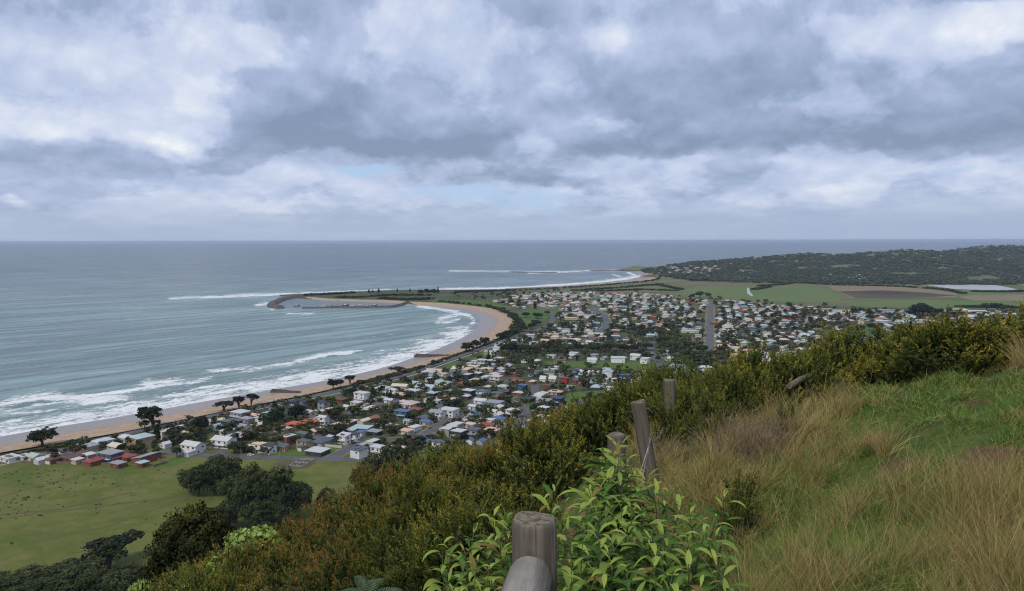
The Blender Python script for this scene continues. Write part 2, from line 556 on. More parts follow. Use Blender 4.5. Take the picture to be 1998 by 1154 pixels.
def bd_ground(t, p):
    co = t.pos()
    big = t.noise(co, 0.012, 5, 0.6); mid = t.noise(co, 0.11, 5, 0.6); fine = t.noise(co, 1.6, 4, 0.6); micro = t.noise(co, 14.0, 3, 0.6)
    town = t.mix(mid.step(.38, .62), (0.034, 0.050, 0.020), (0.075, 0.088, 0.036))
    town = t.mix((fine * .5 + big * .5).step(.46, .56) * .55, town, (0.115, 0.105, 0.075))
    pads = t.mix((big * .55 + mid * .45).step(.40, .60), (0.088, 0.114, 0.024), (0.150, 0.148, 0.046))
    st = t.noise(co, 0.09, 4, 0.6, 0.0, (0.35, 1.6, 1.0))
    pads = t.mix(st.step(.52, .70) * .45, pads, (0.140, 0.112, 0.050))
    pads = t.mix(t.noise(co, .35, 5, .65, 0, (.5, 1.3, 1)).step(.5, .72) * .45, pads, (.075, .078, .024))
    pads = t.mix(fine.step(.35, .7) * .35, pads, (0.050, 0.084, 0.018))
    farmc = t.mix(t.noise(co, 0.006, 4, 0.6, 0, (1, 2.2, 1)).step(.40, .60), (0.082, 0.112, 0.042), (0.150, 0.142, 0.080))
    farmc = t.mix(mid.step(.5, .75) * .3, farmc, (0.06, 0.075, 0.035))
    soil = t.mix(fine.step(.3, .7), (0.022, 0.017, 0.011), (0.050, 0.036, 0.021))
    lawn = t.mix((fine * .6 + micro * .4).step(.38, .62), (0.036, 0.072, 0.010), (0.085, 0.105, 0.024))
    lawn = t.mix(t.noise(co, 0.9, 3, .6).step(.56, .72) * .8, lawn, (0.060, 0.034, 0.021))
    wood = t.mix(mid.step(.35, .65), (0.100, 0.130, 0.055), (0.150, 0.160, 0.080))
    rockc = t.mix(mid.step(.4, .6), (0.060, 0.052, 0.040), (0.10, 0.085, 0.062))
    c = t.mix(t.attr('farm'), town, farmc)
    c = t.mix(t.attr('pad'), c, pads)
    c = t.mix(t.attr('ridge'), c, wood)
    c = t.mix(t.attr('rock') .step(.3, .8), c, rockc)
    c = t.mix(t.attr('hill'), c, soil)
    lawn = t.mix((t.attr('bare') + (fine - .5) * .9).step(.35, .75), lawn, t.mix(fine.step(.3, .7), (.060, .032, .020), (.120, .066, .042)))
    c = t.mix(t.attr('shelf'), c, lawn)
    setin(t, p, 'Base Color', c); setin(t, p, 'Roughness', 0.95); setin(t, p, 'Specular IOR Level', 0.1)
    t.link(t.bump(fine * 1.0 + micro * .25, 0.6, 0.12), p.inputs['Normal'])


M_ground = material('earth_and_grass', bd_ground)
me = np_mesh('ground', np.stack([X, Y, Z], 1)[used], remap[Fk], M_ground, smooth=True, attrs={
    'farm': farm[used], 'pad': pad[used], 'ridge': ridge[used], 'rock': (rock * (Y > 900) * (X < 1200))[used],
    'hill': np.clip(hilln / 8, 0, 1)[used], 'shelf': shelf.astype(float)[used],
    'bare': np.max([np.exp(-((ppx - a) / ra) ** 2 - ((ppy - b) / rb) ** 2) for a, b, ra, rb in ((1940, 895, 110, 28), (1690, 915, 110, 22), (1880, 790, 70, 13), (1800, 775, 60, 8), (1590, 985, 60, 16), (1760, 990, 70, 12), (1930, 1075, 50, 16))], 0)[used] * shelf[used] * front[used]})
tag(link_mesh('ground', me), kind='structure')


# ------------------------------------------------------------------ beaches
def bd_sand(t, p):
    co = t.pos(); a = t.attr('dry'); w = t.attr('wet')
    n = t.noise(co, 0.18, 5, 0.6, 0, (1, 1, 1)); f = t.noise(co, 1.2, 4, 0.6)
    dry = t.mix(n.step(.35, .65), (0.41, 0.300, 0.210), (0.31, 0.228, 0.162))
    dry = t.mix(f.step(.5, .8) * .4, dry, (0.235, 0.165, 0.115))
    wet = t.mix(n.step(.3, .7), (0.205, 0.175, 0.160), (0.245, 0.205, 0.180))
    k = (a + (n - .5) * .35).step(.35, .62)
    setin(t, p, 'Base Color', t.mix(k, wet, dry))
    setin(t, p, 'Roughness', k * 0.55 + 0.34)
    setin(t, p, 'Specular IOR Level', (k * -0.45 + 0.55))
    t.link(t.bump(n + f * .3, 0.25, 0.3), p.inputs['Normal'])


M_sand = material('sand', bd_sand)


def beach(name, wl, dl, n, zs, fr, sl=None, jit=0.0):
    a = resample(wl, n); d = resample(dl, n)
    if sl is not None:
        # station the three lines on the cross sections of the waterline
        d = resample(dl, n)
    rows = []
    for f, z in zip(fr, zs):
        q = a + (d - a) * f
        rows.append(np.c_[q, np.full(n, z)])
    V = np.concatenate(rows); m_ = len(fr)
    i = np.arange(m_ * n).reshape(m_, n)
    F = np.stack([i[:-1, :-1], i[:-1, 1:], i[1:, 1:], i[1:, :-1]], -1).reshape(-1, 4)
    f_ = np.repeat(np.array(fr), n)
    if sl is not None:
        s = resample(sl, n); fs = np.linalg.norm(s - a, axis=1) / np.maximum(np.linalg.norm(d - a, axis=1), 1)
        fs = np.tile(fs, m_)
        dry = np.clip(0.5 + (f_ - fs) * 2.2, 0, 1)
    else: dry = np.clip(0.5 + (f_ - .45) * 2, 0, 1)
    V[:, 0:2] += 0
    me = np_mesh(name, V, F, M_sand, attrs={'dry': dry, 'wet': 1 - dry}, smooth=True)
    return tag(link_mesh(name, me), kind='structure')


fr = [-1.6, -0.8, -.3, 0, .12, .25, .4, .55, .7, .85, 1.0, 1.12]
beach('beach', Wl, Dl, 420, [-2.6, -1.0, -.3, 0.02, .2, .45, .8, 1.25, 1.8, 2.5, 3.3, 4.25], fr, Sl)
beach('beach_beyond_the_point', W2, D2, 80, [-3, -1.5, -.5, 0.02, .2, .5, .9, 1.4, 1.9, 2.6, 3.5, 4.3], fr)
beach('harbour_beach', W3, D3, 60, [-3, -1.5, -.5, 0.02, .2, .5, .9, 1.4, 1.9, 2.6, 3.5, 4.3], fr)

# ------------------------------------------------------------------ sea
sx = np.r_[np.linspace(-60000, -3000, 20), np.linspace(-2800, -1000, 24), np.arange(-960, -60, 6), np.arange(-60, 620, 12), np.linspace(640, 2600, 30), np.geomspace(2800, 60000, 18)]
sy = np.r_[np.linspace(-4000, 200, 8), np.arange(260, 420, 12), np.arange(420, 1250, 6), np.arange(1250, 2400, 12), np.arange(2400, 3600, 40), np.geomspace(3640, 50000, 70)]
X, Y, F = tensor(sx, sy)
wd, wal = poly_dist(X, Y, Wl)
ld, _ = poly_dist(X, Y, LAND_EDGE + [])
w2d, _ = poly_dist(X, Y, W2)
px_, py_ = PX(X, Y, np.zeros_like(X))
px_ = np.where(Y > 60, px_, -9999)
SURF = [  # photo polylines of broken water: points, half depth in photo pixels, strength
    ([(0, 839), (100, 822), (201, 809), (300, 792), (377, 775), (500, 756), (641, 732), (751, 706), (847, 677), (902, 651)], 15, 1.0),
    ([(0, 852), (226, 814), (500, 765), (641, 742), (751, 716), (847, 685), (905, 656)], 5, 1.0),
    ([(-20, 795), (20, 784), (70, 774), (120, 776), (180, 779), (240, 778)], 11, 0.92), ([(-20, 812), (40, 803), (85, 806)], 7, .8), ([(-20, 826), (36, 819)], 4, .9),
    ([(60, 790), (120, 786), (200, 783), (246, 777.5)], 4, 1.0),
    ([(156, 773), (239, 764), (300, 754), (377, 745), (412, 737)], 3.6, 1.1), ([(284, 750), (330, 746), (356, 746)], 7, 1.0),
    ([(384, 743), (415, 739)], 3, .8), ([(402, 724), (445, 722)], 4, 1.05), ([(470, 722), (520, 715), (570, 711)], 5, .85), ([(450, 720), (480, 719)], 3, .8),
    ([(575, 704), (612, 698), (640, 692), (682, 688)], 3.6, 1.1), ([(366, 763), (392, 758), (420, 753)], 2.2, 1.1),
    ([(815, 598), (845, 601.5), (883, 608), (917, 617), (925, 627), (912, 640), (895, 655)], 3.0, 1.1),
    ([(857, 622), (872, 619), (895, 613)], 3.4, 1.0), ([(850, 630), (875, 629), (896, 623)], 3.0, 1.05),
    ([(330, 583), (420, 580), (500, 577), (560, 574)], 2.4, 1.05), ([(440, 577), (560, 573), (655, 570), (760, 566)], 2.2, .95), ([(500, 596), (524, 592), (533, 605)], 3.2, 1.0),
    ([(560, 613), (610, 612)], 1.6, .9),
    ([(855, 565), (950, 563.2), (1010, 561.5), (1100, 556), (1170, 550.5), (1225, 544.5), (1250, 539)], 2.1, 1.25), ([(1180, 549), (1215, 544), (1240, 538), (1225, 532)], 2.2, 1.1),
    ([(876, 528.5), (920, 529.5), (1000, 530), (1100, 530.5), (1215, 527)], 1.25, 1.15), ([(1030, 533), (1090, 531.5), (1150, 529)], 1.5, 1.0), ([(1195, 536), (1212, 540)], 1.2, 1.0),
    ([(640, 690), (700, 684)], 1.4, .5), ([(700, 660), (790, 650)], 1.2, .4),
]
foam = np.zeros_like(X)
for pts, hw, amp in SURF:
    d, _ = poly_dist(px_, py_, pts)
    foam = np.maximum(foam, amp * np.exp(-(d / (hw * 1.15)) ** 2 * 0.9))
shore = np.minimum(wd, w2d)
harbour = in_poly(px_, py_, [(583, 580), (552, 586), (532, 596), (548, 602), (600, 602), (760, 601), (795, 592), (740, 586), (640, 582)])


def bd_sea(t, p):
    co = t.pos(); x, y, z = t.sep(co)
    a = R(40)
    s = x * cos(a) - y * sin(a); l = x * sin(a) + y * cos(a)        # across the swell, along its crests
    v = t.comb(s, l * 0.16)
    off = t.attr('off'); sh = t.attr('shore'); fo = t.attr('foam'); hb = t.attr('calm')
    sw = t.noise(v, 0.030, 4, 0.55, 0.4)
    sw2 = t.noise(t.comb(s, l * 0.35), 0.11, 4, 0.6, 0.3)
    chop = t.noise(co, 0.42, 4, 0.62)
    patch = t.noise(t.comb(s, l * .4), 0.0045, 4, 0.6)
    nearc = t.mix(sw.step(.36, .62), (0.150, 0.250, 0.238), (0.255, 0.345, 0.325))
    farc = t.mix(patch.step(.35, .65), (0.120, 0.158, 0.182), (0.162, 0.202, 0.222))
    midc = t.mix((patch * .5 + sw * .5).step(.40, .60), (0.160, 0.232, 0.240), (0.226, 0.302, 0.296))
    c = t.mix(off.step(120, 700), nearc, midc)
    c = t.mix(y.step(1500, 4200), c, farc)
    c = t.mix(sh.step(70, 8) * .55, c, (0.20, 0.235, 0.225))
    rg1 = ((t.noise(t.comb(s, l * .10), 0.021, 3, .5, .25) - .5).fn('ABSOLUTE') * -9.0 + 1.0).clamp()
    c = t.mix(rg1 * .55 * off.step(30, 90), c, (0.022, 0.056, 0.064))  # dark reflection bands of swell slopes painted into the colour, here and below
    c = t.mix((sw2 * .6 + sw * .4).step(.50, .64) * .40, c, (0.036, 0.070, 0.082))
    c = t.mix(hb * .8, c, (0.115, 0.135, 0.150))
    # foam: lace, streaks along the crests
    lace = t.noise(t.comb(s, l * 0.5), 0.30, 6, 0.72, 0.6)
    lace2 = t.noise(t.comb(s, l * .30), 0.07, 4, 0.6, 0.5)
    drift = t.noise(co, .011, 3, .6)
    cov = (drift - .5) * 1.1 + fo.mn(1.0) * .78 + (lace - .5) * 2.9 + (lace2 - .5) * 2.3
    k = cov.step(.36, .80) * fo.step(.03, .22) + fo.step(.95, 1.1) * .30
    caps = (t.noise(t.comb(s, l * .25), 0.075, 5, 0.7, 0.2) - (t.noise(co, 0.004, 2, .5) - .5) * .12).step(.70, .78) * off.step(160, 500) * 0.8
    k = (k + caps * (hb * -1.0 + 1.0)).clamp()
    setin(t, p, 'Base Color', t.mix(k, c, (0.70, 0.71, 0.70)))
    setin(t, p, 'Roughness', k * 0.45 + 0.32)
    p.inputs['IOR'].default_value = 1.33
    setin(t, p, 'Specular IOR Level', k * -0.3 + 0.42)
    hgt = sw * 1.0 + sw2 * 0.45 + rg1 * .5
    b1 = t.bump(hgt, 0.85, 6.5)
    b2 = t.bump(chop, 0.5, 0.8, b1)
    t.link(b2, p.inputs['Normal'])


M_sea = material('sea_water', bd_sea)
ridge_w = 0.35 * np.exp(-((foam - .8) / .3) ** 2)
me = np_mesh('sea', np.stack([X, Y, np.zeros_like(X)], 1), F, M_sea, smooth=True, attrs={
    'off': ld, 'shore': shore, 'foam': foam, 'calm': harbour.astype(float)})
tag(link_mesh('sea', me), kind='structure')
# ------------------------------------------------------------------ town: materials
ROOF = {'white': (.50, .50, .49), 'pale grey': (.36, .45, .46), 'grey': (.27, .28, .29), 'slate': (.085, .095, .115), 'black': (.035, .037, .04), 'brown': (.12, .065, .050),
        'red': (.24, .060, .052), 'orange': (.42, .105, .055), 'rust': (.25, .085, .055), 'cream': (.56, .49, .39), 'peach': (.55, .38, .29), 'pale pink': (.48, .40, .37),
        'blue': (.075, .130, .25), 'navy': (.035, .050, .095), 'pale blue': (.42, .50, .54), 'green': (.085, .115, .105), 'pale green': (.36, .42, .35), 'yellow': (.60, .50, .30)}
WALL = {'white': (.66, .66, .64), 'cream': (.55, .48, .37), 'tan': (.40, .29, .19), 'brick': (.22, .085, .055), 'grey': (.33, .34, .35), 'dark': (.055, .058, .063), 'blue': (.065, .13, .22),
        'navy': (.03, .042, .08), 'red': (.30, .045, .04), 'peach': (.50, .36, .27), 'brown': (.13, .085, .055), 'teal': (.13, .20, .20), 'lilac': (.50, .48, .56), 'green': (.11, .14, .11)}


def bd_metal_roof(c):
    def bd(t, p):
        co = t.coord('Object')
        n = t.noise(co, 0.35, 4, .6); x, y, z = t.sep(co)
        rib = ((x * 7.0).fn('SINE') * .5 + .5)
        col = t.mix(n.step(.3, .75) * .5, c, tuple(v * .72 for v in c))
        col = t.mix((rib.step(.7, 1.0)) * .16, col, tuple(v * .6 for v in c))
        col = t.mix(t.noise(co, 1.7, 3, .7).step(.6, .8) * .25, col, (.16, .14, .12))
        setin(t, p, 'Base Color', col); setin(t, p, 'Roughness', .55); setin(t, p, 'Specular IOR Level', .35)
    return bd


M_roof = {k: material('roofing_' + k.replace(' ', '_'), bd_metal_roof(c)) for k, c in ROOF.items()}
M_wall = {k: simple('wall_paint_' + k, c, tuple(v * .8 for v in c), .6, .8, spec=.2) for k, c in WALL.items()}
M_glass = simple('window_glass', (.022, .028, .034), (.05, .06, .07), .8, .15, spec=.6)
M_door = simple('door_paint', (.10, .075, .055), (.06, .045, .035), .8, .6)
M_solar = simple('solar_glass', (.014, .018, .032), (.022, .026, .04), 1.0, .2, spec=.6)
M_trim = simple('white_trim', (.62, .62, .60), None, .8, .6)
M_asph = simple('asphalt', (.115, .116, .120), (.085, .087, .092), .12, .9, spec=.15, detail=6)
M_path = simple('concrete', (.36, .335, .29), (.27, .25, .22), .3, .9, spec=.15)
M_lawn = simple('mown_lawn', (.062, .115, .022), (.088, .130, .034), .15, .95, spec=.1, detail=6)
M_conc = M_path


# ------------------------------------------------------------------ roads, paths, lawns
def strip(name, line, width, z, mat, n=60, w=3):
    p = smooth_line(line, n, w)
    tg = np.gradient(p, axis=0); tg /= np.linalg.norm(tg, axis=1)[:, None]
    nr_ = np.c_[-tg[:, 1], tg[:, 0]]
    a, b = p - nr_ * width / 2, p + nr_ * width / 2
    V = np.r_[np.c_[a, np.full(n, z)], np.c_[b, np.full(n, z)]]
    i = np.arange(n - 1)
    F = np.stack([i, i + 1, i + 1 + n, i + n], -1)
    return tag(link_mesh(name, np_mesh(name, V, F, mat)), kind='structure')


def patch(name, pts, z, mat):
    me = bpy.data.meshes.new(name)
    me.from_pydata([(*q, z) for q in pts], [], [tuple(range(len(pts)))]); me.materials.append(mat); me.update()
    if me.polygons[0].normal.z < 0: me.flip_normals()
    return tag(link_mesh(name, me), kind='structure')


BEACHRD = extend(GL([(40, 893), (110, 879), (160, 867), (240, 847), (312, 834), (402, 814), (500, 795), (620, 772), (676, 759), (736, 746), (796, 731), (857, 709), (915, 689), (965, 671), (992, 661), (1014, 652)], PLAIN), 500)
BEACHRD += GL([(1048, 645), (1072, 634), (1080, 622), (1074, 610), (1052, 602), (1020, 594)], PLAIN)
strip('beach_road', BEACHRD, 9.5, PLAIN + .10, M_asph, 140)
off = np.array(smooth_line(BEACHRD, 140)); tg = np.gradient(off, axis=0); tg /= np.linalg.norm(tg, axis=1)[:, None]
strip('footpath', (off + np.c_[tg[:, 1], -tg[:, 0]] * 9.0)[22:100].tolist(), 2.4, PLAIN + .14, M_path, 90)
RD = {
    'paddock_road': ([(300, 880), (340, 884), (400, 889), (500, 893), (620, 896), (735, 899), (800, 904)], 9),
    'side_street': ([(425, 889), (436, 878), (470, 868)], 7),
    'cross_street': ([(646, 895), (703, 862), (745, 858), (800, 856), (824, 851), (860, 829), (902, 811)], 9),
    'upper_street': ([(903, 811), (935, 775), (960, 755), (990, 742), (1012, 735)], 8),
    'crescent': ([(1000, 838), (1024, 818), (1030, 805), (1020, 793), (1000, 786), (985, 778), (1010, 772), (1040, 768)], 8),
    'short_street': ([(1045, 772), (1044, 757), (1044, 750)], 8),
    'straight_avenue': ([(1384, 690), (1385, 650), (1386, 610), (1387, 588)], 11.5),
    'main_street': ([(1134, 676), (1160, 658), (1183, 640), (1184, 628), (1178, 614), (1150, 600)], 13),
    'lower_avenue': ([(1300, 722), (1284, 708), (1272, 694), (1268, 680), (1272, 668)], 10),
    'back_street': ([(620, 856), (640, 832), (690, 800), (760, 762)], 7),
    'shop_street': ([(1080, 634), (1120, 632), (1183, 634)], 10),
}
ROADS = [(BEACHRD, 9.5)]
for k, (nm, (pts, w)) in enumerate(RD.items()):
    ln = GL(pts, PLAIN); ROADS.append((ln, w))
    if nm in ('cross_street', 'straight_avenue', 'crescent', 'main_street'):
        strip(nm + '_verge', ln, w + (7 if w > 10 else 4), PLAIN + .05, simple('pale_verge', (.20, .185, .12), (.10, .11, .05), .2, .9))
    strip(nm, ln, w, PLAIN + .11 + k * .006, M_asph)
LAWNS = [
    [(300, 913), (318, 901), (346, 893), (375, 893), (335, 912)], [(525, 887), (556, 873), (600, 874), (650, 866), (674, 872), (640, 884), (600, 890)],
    [(748, 869), (756, 861), (788, 862), (780, 871)], [(815, 898), (840, 874), (856, 876), (846, 896)], [(884, 799), (896, 796), (926, 797), (924, 807), (890, 809)],
    [(1058, 715), (1066, 706), (1150, 705), (1280, 707), (1284, 721), (1225, 723), (1190, 717), (1110, 717)], [(1098, 788), (1104, 768), (1195, 759), (1215, 766), (1150, 780), (1120, 790)],
    [(372, 865), (384, 855), (414, 852), (412, 862)], [(846, 729), (884, 706), (905, 712), (872, 730)], [(916, 704), (950, 682), (952, 694), (930, 708)],
    [(626, 780), (640, 771), (664, 766), (662, 774)], [(1015, 796), (1030, 786), (1052, 784), (1044, 795)], [(1006, 788), (1020, 778), (1032, 781), (1020, 790)],
    [(1610, 652), (1612, 643), (1700, 640), (1722, 650), (1716, 656)], [(1660, 640), (1690, 631), (1720, 634), (1712, 640)], [(1003, 612), (1036, 602), (1082, 604), (1086, 612), (1064, 624), (1034, 640), (1024, 630)],
    [(840, 590), (850, 584), (950, 588), (1000, 598), (990, 606), (920, 596)], [(1150, 584), (1165, 578), (1190, 582), (1170, 586)], [(190, 880), (215, 872), (255, 868), (262, 874), (215, 886)],
    [(330, 880), (345, 870), (368, 872), (350, 883)], [(700, 832), (706, 825), (722, 826), (716, 834)], [(885, 850), (898, 838), (916, 846), (905, 858)],
    [(1210, 760), (1225, 752), (1290, 735), (1300, 741), (1260, 752)],
]
for q in LAWNS: patch('lawn', GL(q, PLAIN), PLAIN + .07, M_lawn)
M_f = {k: simple('field_' + k, a, b, .004, .95, spec=.1, detail=8) for k, a, b in (
    ('tan', (.215, .170, .115), (.175, .150, .090)), ('swamp', (.055, .045, .035), (.10, .080, .055)), ('green', (.095, .140, .045), (.12, .155, .060)), ('silver', (.38, .41, .43), (.30, .33, .35)), ('olive', (.115, .125, .055), (.15, .140, .075)))}
FIELDS = [
    ('tan', [(1614, 559.5), (1691, 557), (1790, 563), (1866, 572), (1866, 581), (1660, 582.5), (1640, 572)], .30), ('swamp', [(1636, 569), (1720, 567), (1800, 571), (1870, 577.5), (1760, 583), (1668, 582)], .34),
    ('silver', [(1806, 556.5), (1900, 556), (1944, 556.8), (1990, 566), (1930, 566.8), (1861, 564.5)], .32), ('tan', [(1868, 580), (1900, 576), (2100, 574), (2100, 588), (1900, 587)], .28),
    ('olive', [(1300, 556), (1330, 551), (1450, 549), (1560, 551), (1600, 557), (1560, 559), (1450, 556)], .22), ('green', [(1320, 566), (1450, 560), (1600, 560), (1640, 575), (1640, 590), (1500, 588), (1380, 580)], .18),
    ('green', [(1640, 588), (1800, 586), (2100, 590), (2100, 604), (1800, 602), (1660, 598)], .17), ('tan', [(1960, 551), (2100, 549), (2100, 562), (2010, 561)], .25), ('olive', [(1700, 552), (1800, 552), (1880, 570), (1790, 562)], .21),
    ('green', [(1830, 570), (1890, 568), (1980, 570), (1970, 575), (1880, 576)], .26), ('silver', [(1457, 562), (1462, 562.2), (1463, 570), (1470, 577), (1466, 579), (1458, 573)], .36),
]
for k, q, z in FIELDS: patch('field', GL(q, PLAIN), PLAIN + z, M_f[k])


# ------------------------------------------------------------------ houses
class House: pass


def near_road(x, y, extra=0.0):
    for ln, w in ROADS:
        d, _ = poly_dist(np.array([x]), np.array([y]), ln)
        if d[0] < w / 2 + extra: return True
    return False


HOUSES = []


def roof_mb(mb, w, d, h, kind, oh=.5, pitch=.40, x0=0.0, y0=0.0, th=.22):
    a, b = w / 2 + oh, d / 2 + oh
    def P(pts, f): mb.poly([(x + x0, y + y0, z) for x, y, z in pts], f)
    if kind == 'flat':
        P([(-a, -b, h), (a, -b, h), (a, b, h), (-a, b, h), (-a, -b, h + .34), (a, -b, h + .34), (a, b, h + .5), (-a, b, h + .5)],
          [(3, 2, 1, 0), (4, 5, 6, 7), (0, 1, 5, 4), (1, 2, 6, 5), (2, 3, 7, 6), (3, 0, 4, 7)])
    elif kind == 'skillion':
        P([(-a, -b, h), (a, -b, h), (a, b, h + d * .2), (-a, b, h + d * .2), (-a, -b, h + th), (a, -b, h + th), (a, b, h + th + d * .2), (-a, b, h + th + d * .2)],
          [(3, 2, 1, 0), (4, 5, 6, 7), (0, 1, 5, 4), (1, 2, 6, 5), (2, 3, 7, 6), (3, 0, 4, 7)])
    elif kind in ('gable', 'steep'):
        k = pitch if kind == 'gable' else 1.0
        hz_ = h - oh * k; top = h + d / 2 * k
        P([(-a, -b, hz_), (a, -b, hz_), (a, b, hz_), (-a, b, hz_), (-a, 0, top), (a, 0, top),
           (-a, -b, hz_ + th), (a, -b, hz_ + th), (a, b, hz_ + th), (-a, b, hz_ + th), (-a, 0, top + th), (a, 0, top + th)],
          [(6, 7, 11, 10), (8, 9, 10, 11), (1, 0, 4, 5), (3, 2, 5, 4), (0, 1, 7, 6), (2, 3, 9, 8), (0, 6, 10, 4), (4, 10, 9, 3), (1, 5, 11, 7), (5, 2, 8, 11)])
    else:
        r = max(0.0, w - d) / 2 if w > d else 0.0
        ry = max(0.0, d - w) / 2 if d > w else 0.0
        top = h + min(w, d) / 2 * pitch
        P([(-a, -b, h - .08), (a, -b, h - .08), (a, b, h - .08), (-a, b, h - .08), (-a, -b, h + .14), (a, -b, h + .14), (a, b, h + .14), (-a, b, h + .14), (-r - .05, -ry - .05, top + .14), (r + .05, -ry - .05, top + .14), (r + .05, ry + .05, top + .14), (-r - .05, ry + .05, top + .14)],
          [(3, 2, 1, 0), (0, 1, 5, 4), (1, 2, 6, 5), (2, 3, 7, 6), (3, 0, 4, 7), (4, 5, 9, 8), (5, 6, 10, 9), (6, 7, 11, 10), (7, 4, 8, 11), (8, 9, 10, 11)])


def wall_mb(mb, w, d, h, kind, x0=0.0, y0=0.0, pitch=.40):
    mb.box(x0 - w / 2, x0 + w / 2, y0 - d / 2, y0 + d / 2, -.3, h - .02)
    if kind in ('gable', 'steep'):
        k = pitch if kind == 'gable' else 1.0
        for sx_ in (-1, 1):
            xx = x0 + sx_ * (w / 2 - .12)
            mb.poly([(xx - .1, y0 - d / 2 + .1, h - .03), (xx - .1, y0 + d / 2 - .1, h - .03), (xx - .1, y0, h + d / 2 * k - .1), (xx + .1, y0 - d / 2 + .1, h - .03), (xx + .1, y0 + d / 2 - .1, h - .03), (xx + .1, y0, h + d / 2 * k - .1)],
                    [(0, 2, 1), (3, 4, 5), (0, 3, 5, 2), (1, 2, 5, 4)])
    elif kind == 'skillion':
        y1 = y0 + d / 2
        mb.poly([(x0 - w / 2, y0 - d / 2 + .1, h - .03), (x0 + w / 2, y0 - d / 2 + .1, h - .03), (x0 + w / 2, y1, h - .03), (x0 - w / 2, y1, h - .03), (x0 + w / 2, y1, h + d * .19), (x0 - w / 2, y1, h + d * .19)],
                [(0, 1, 4, 5), (1, 2, 4), (0, 5, 3), (2, 3, 5, 4)])


def house(x, y, roof, wall, kind, w, d, st, rz, detail, solar=False, wing=0, seed=0):
    q = random.Random(seed)
    H = House(); H.x, H.y, H.roof, H.wall, H.kind, H.w, H.d, H.st = x, y, roof, wall, kind, w, d, st
    h = (3.0 if st == 1 else 5.8 if st == 2 else 8.4)
    root = empty('house', (x, y, PLAIN), rz); H.o = root
    wm, rm = MB(), MB()
    wall_mb(wm, w, d, h, kind); roof_mb(rm, w, d, h, kind)
    wd = None
    if wing:
        ww, dd = w * .45, d * .7
        xo, yo = wing * (w / 2 - ww / 2 - .05), -(d / 2 + dd / 2 - .06)
        hh = 3.0 if st > 1 or q.random() < .5 else h
        wk = 'flat' if kind in ('flat', 'skillion') or st > 1 else 'hip'
        wall_mb(wm, ww, dd, hh - .06, wk, xo, yo); roof_mb(rm, ww, dd, hh - .06, wk, .45, .40, xo, yo)
        wd = (xo, yo, ww, dd, hh)
    wl_ = wm.build('wall', M_wall[wall], root)
    rf = rm.build('roof', M_roof[roof], root)
    if detail:
        fy = -d / 2
        for s in range(st):
            zb = s * 2.8 + .95
            nwin = max(1, int(w / 4.2))
            for k in range(nwin):
                cx_ = (k + .5) / nwin * w - w / 2
                if wd and abs(cx_ - wd[0]) < wd[2] / 2 + .6 and s == 0: continue
                ww_ = q.choice((1.4, 1.9, 2.4))
                if s == 0 and k == nwin // 2:
                    MB().box(cx_ - .55, cx_ + .55, fy - .07, fy + .05, 0, 2.15).build('door', M_door, root)
                    if w / nwin > 3.6: cx_ += 1.55; ww_ = 1.1
                    else: continue
                f = MB().box(cx_ - ww_ / 2, cx_ + ww_ / 2, fy - .06, fy + .05, zb, zb + 1.25).build('window', M_glass, root)
            for sx_ in (-1, 1):
                xx = sx_ * w / 2
                if q.random() < .8:
                    yy = q.uniform(-d * .25, d * .25)
                    MB().box(xx - .06, xx + .06, yy - .8, yy + .8, zb, zb + 1.15).build('window', M_glass, root)
        if wd:
            xo, yo, ww, dd, hh = wd
            MB().box(xo - ww * .36, xo + ww * .36, yo - dd / 2 - .06, yo - dd / 2 + .05, 0, 2.25).build('garage_door', M_trim if wall != 'white' else M_wall['grey'], root)
        if st >= 2 and q.random() < .75:
            mb = MB().box(-w * .45, w * .45, fy - 1.7, fy - .03, 2.62, 2.78)
            for k in range(4): xx = -w * .44 + k * w * .88 / 3; mb.box(xx - .06, xx + .06, fy - 1.68, fy - 1.56, 0, 3.75)
            mb.box(-w * .45, w * .45, fy - 1.72, fy - 1.64, 3.62, 3.72)
            mb.build('balcony', M_trim if q.random() < .6 else M_wall['grey'], root)
        if kind in ('hip', 'gable') and q.random() < .22:
            MB().box(w * .2, w * .2 + .7, .2, .9, h + .3, h + d * .2 + 1.3).build('chimney', M_wall['brick'], rf)
    if solar:
        if kind in ('flat',): MB().box(-w * .3, w * .3, -d * .3, d * .1, h + .62, h + .70).build('solar_panel', M_solar, rf)
        else:
            zf = lambda yy: h + .30 + (d / 2 - abs(yy)) * .40
            y1, y2 = -d * .38, -d * .12; xx = w * .22
            MB().poly([(-xx, y1, zf(y1)), (xx, y1, zf(y1)), (xx, y2, zf(y2)), (-xx, y2, zf(y2)), (-xx, y1, zf(y1) + .08), (xx, y1, zf(y1) + .08), (xx, y2, zf(y2) + .08), (-xx, y2, zf(y2) + .08)],
                      [(3, 2, 1, 0), (4, 5, 6, 7), (0, 1, 5, 4), (1, 2, 6, 5), (2, 3, 7, 6), (3, 0, 4, 7)]).build('solar_panel', M_solar, rf)
    H.solar = solar; H.wing = wing
    HOUSES.append(H)
    return H


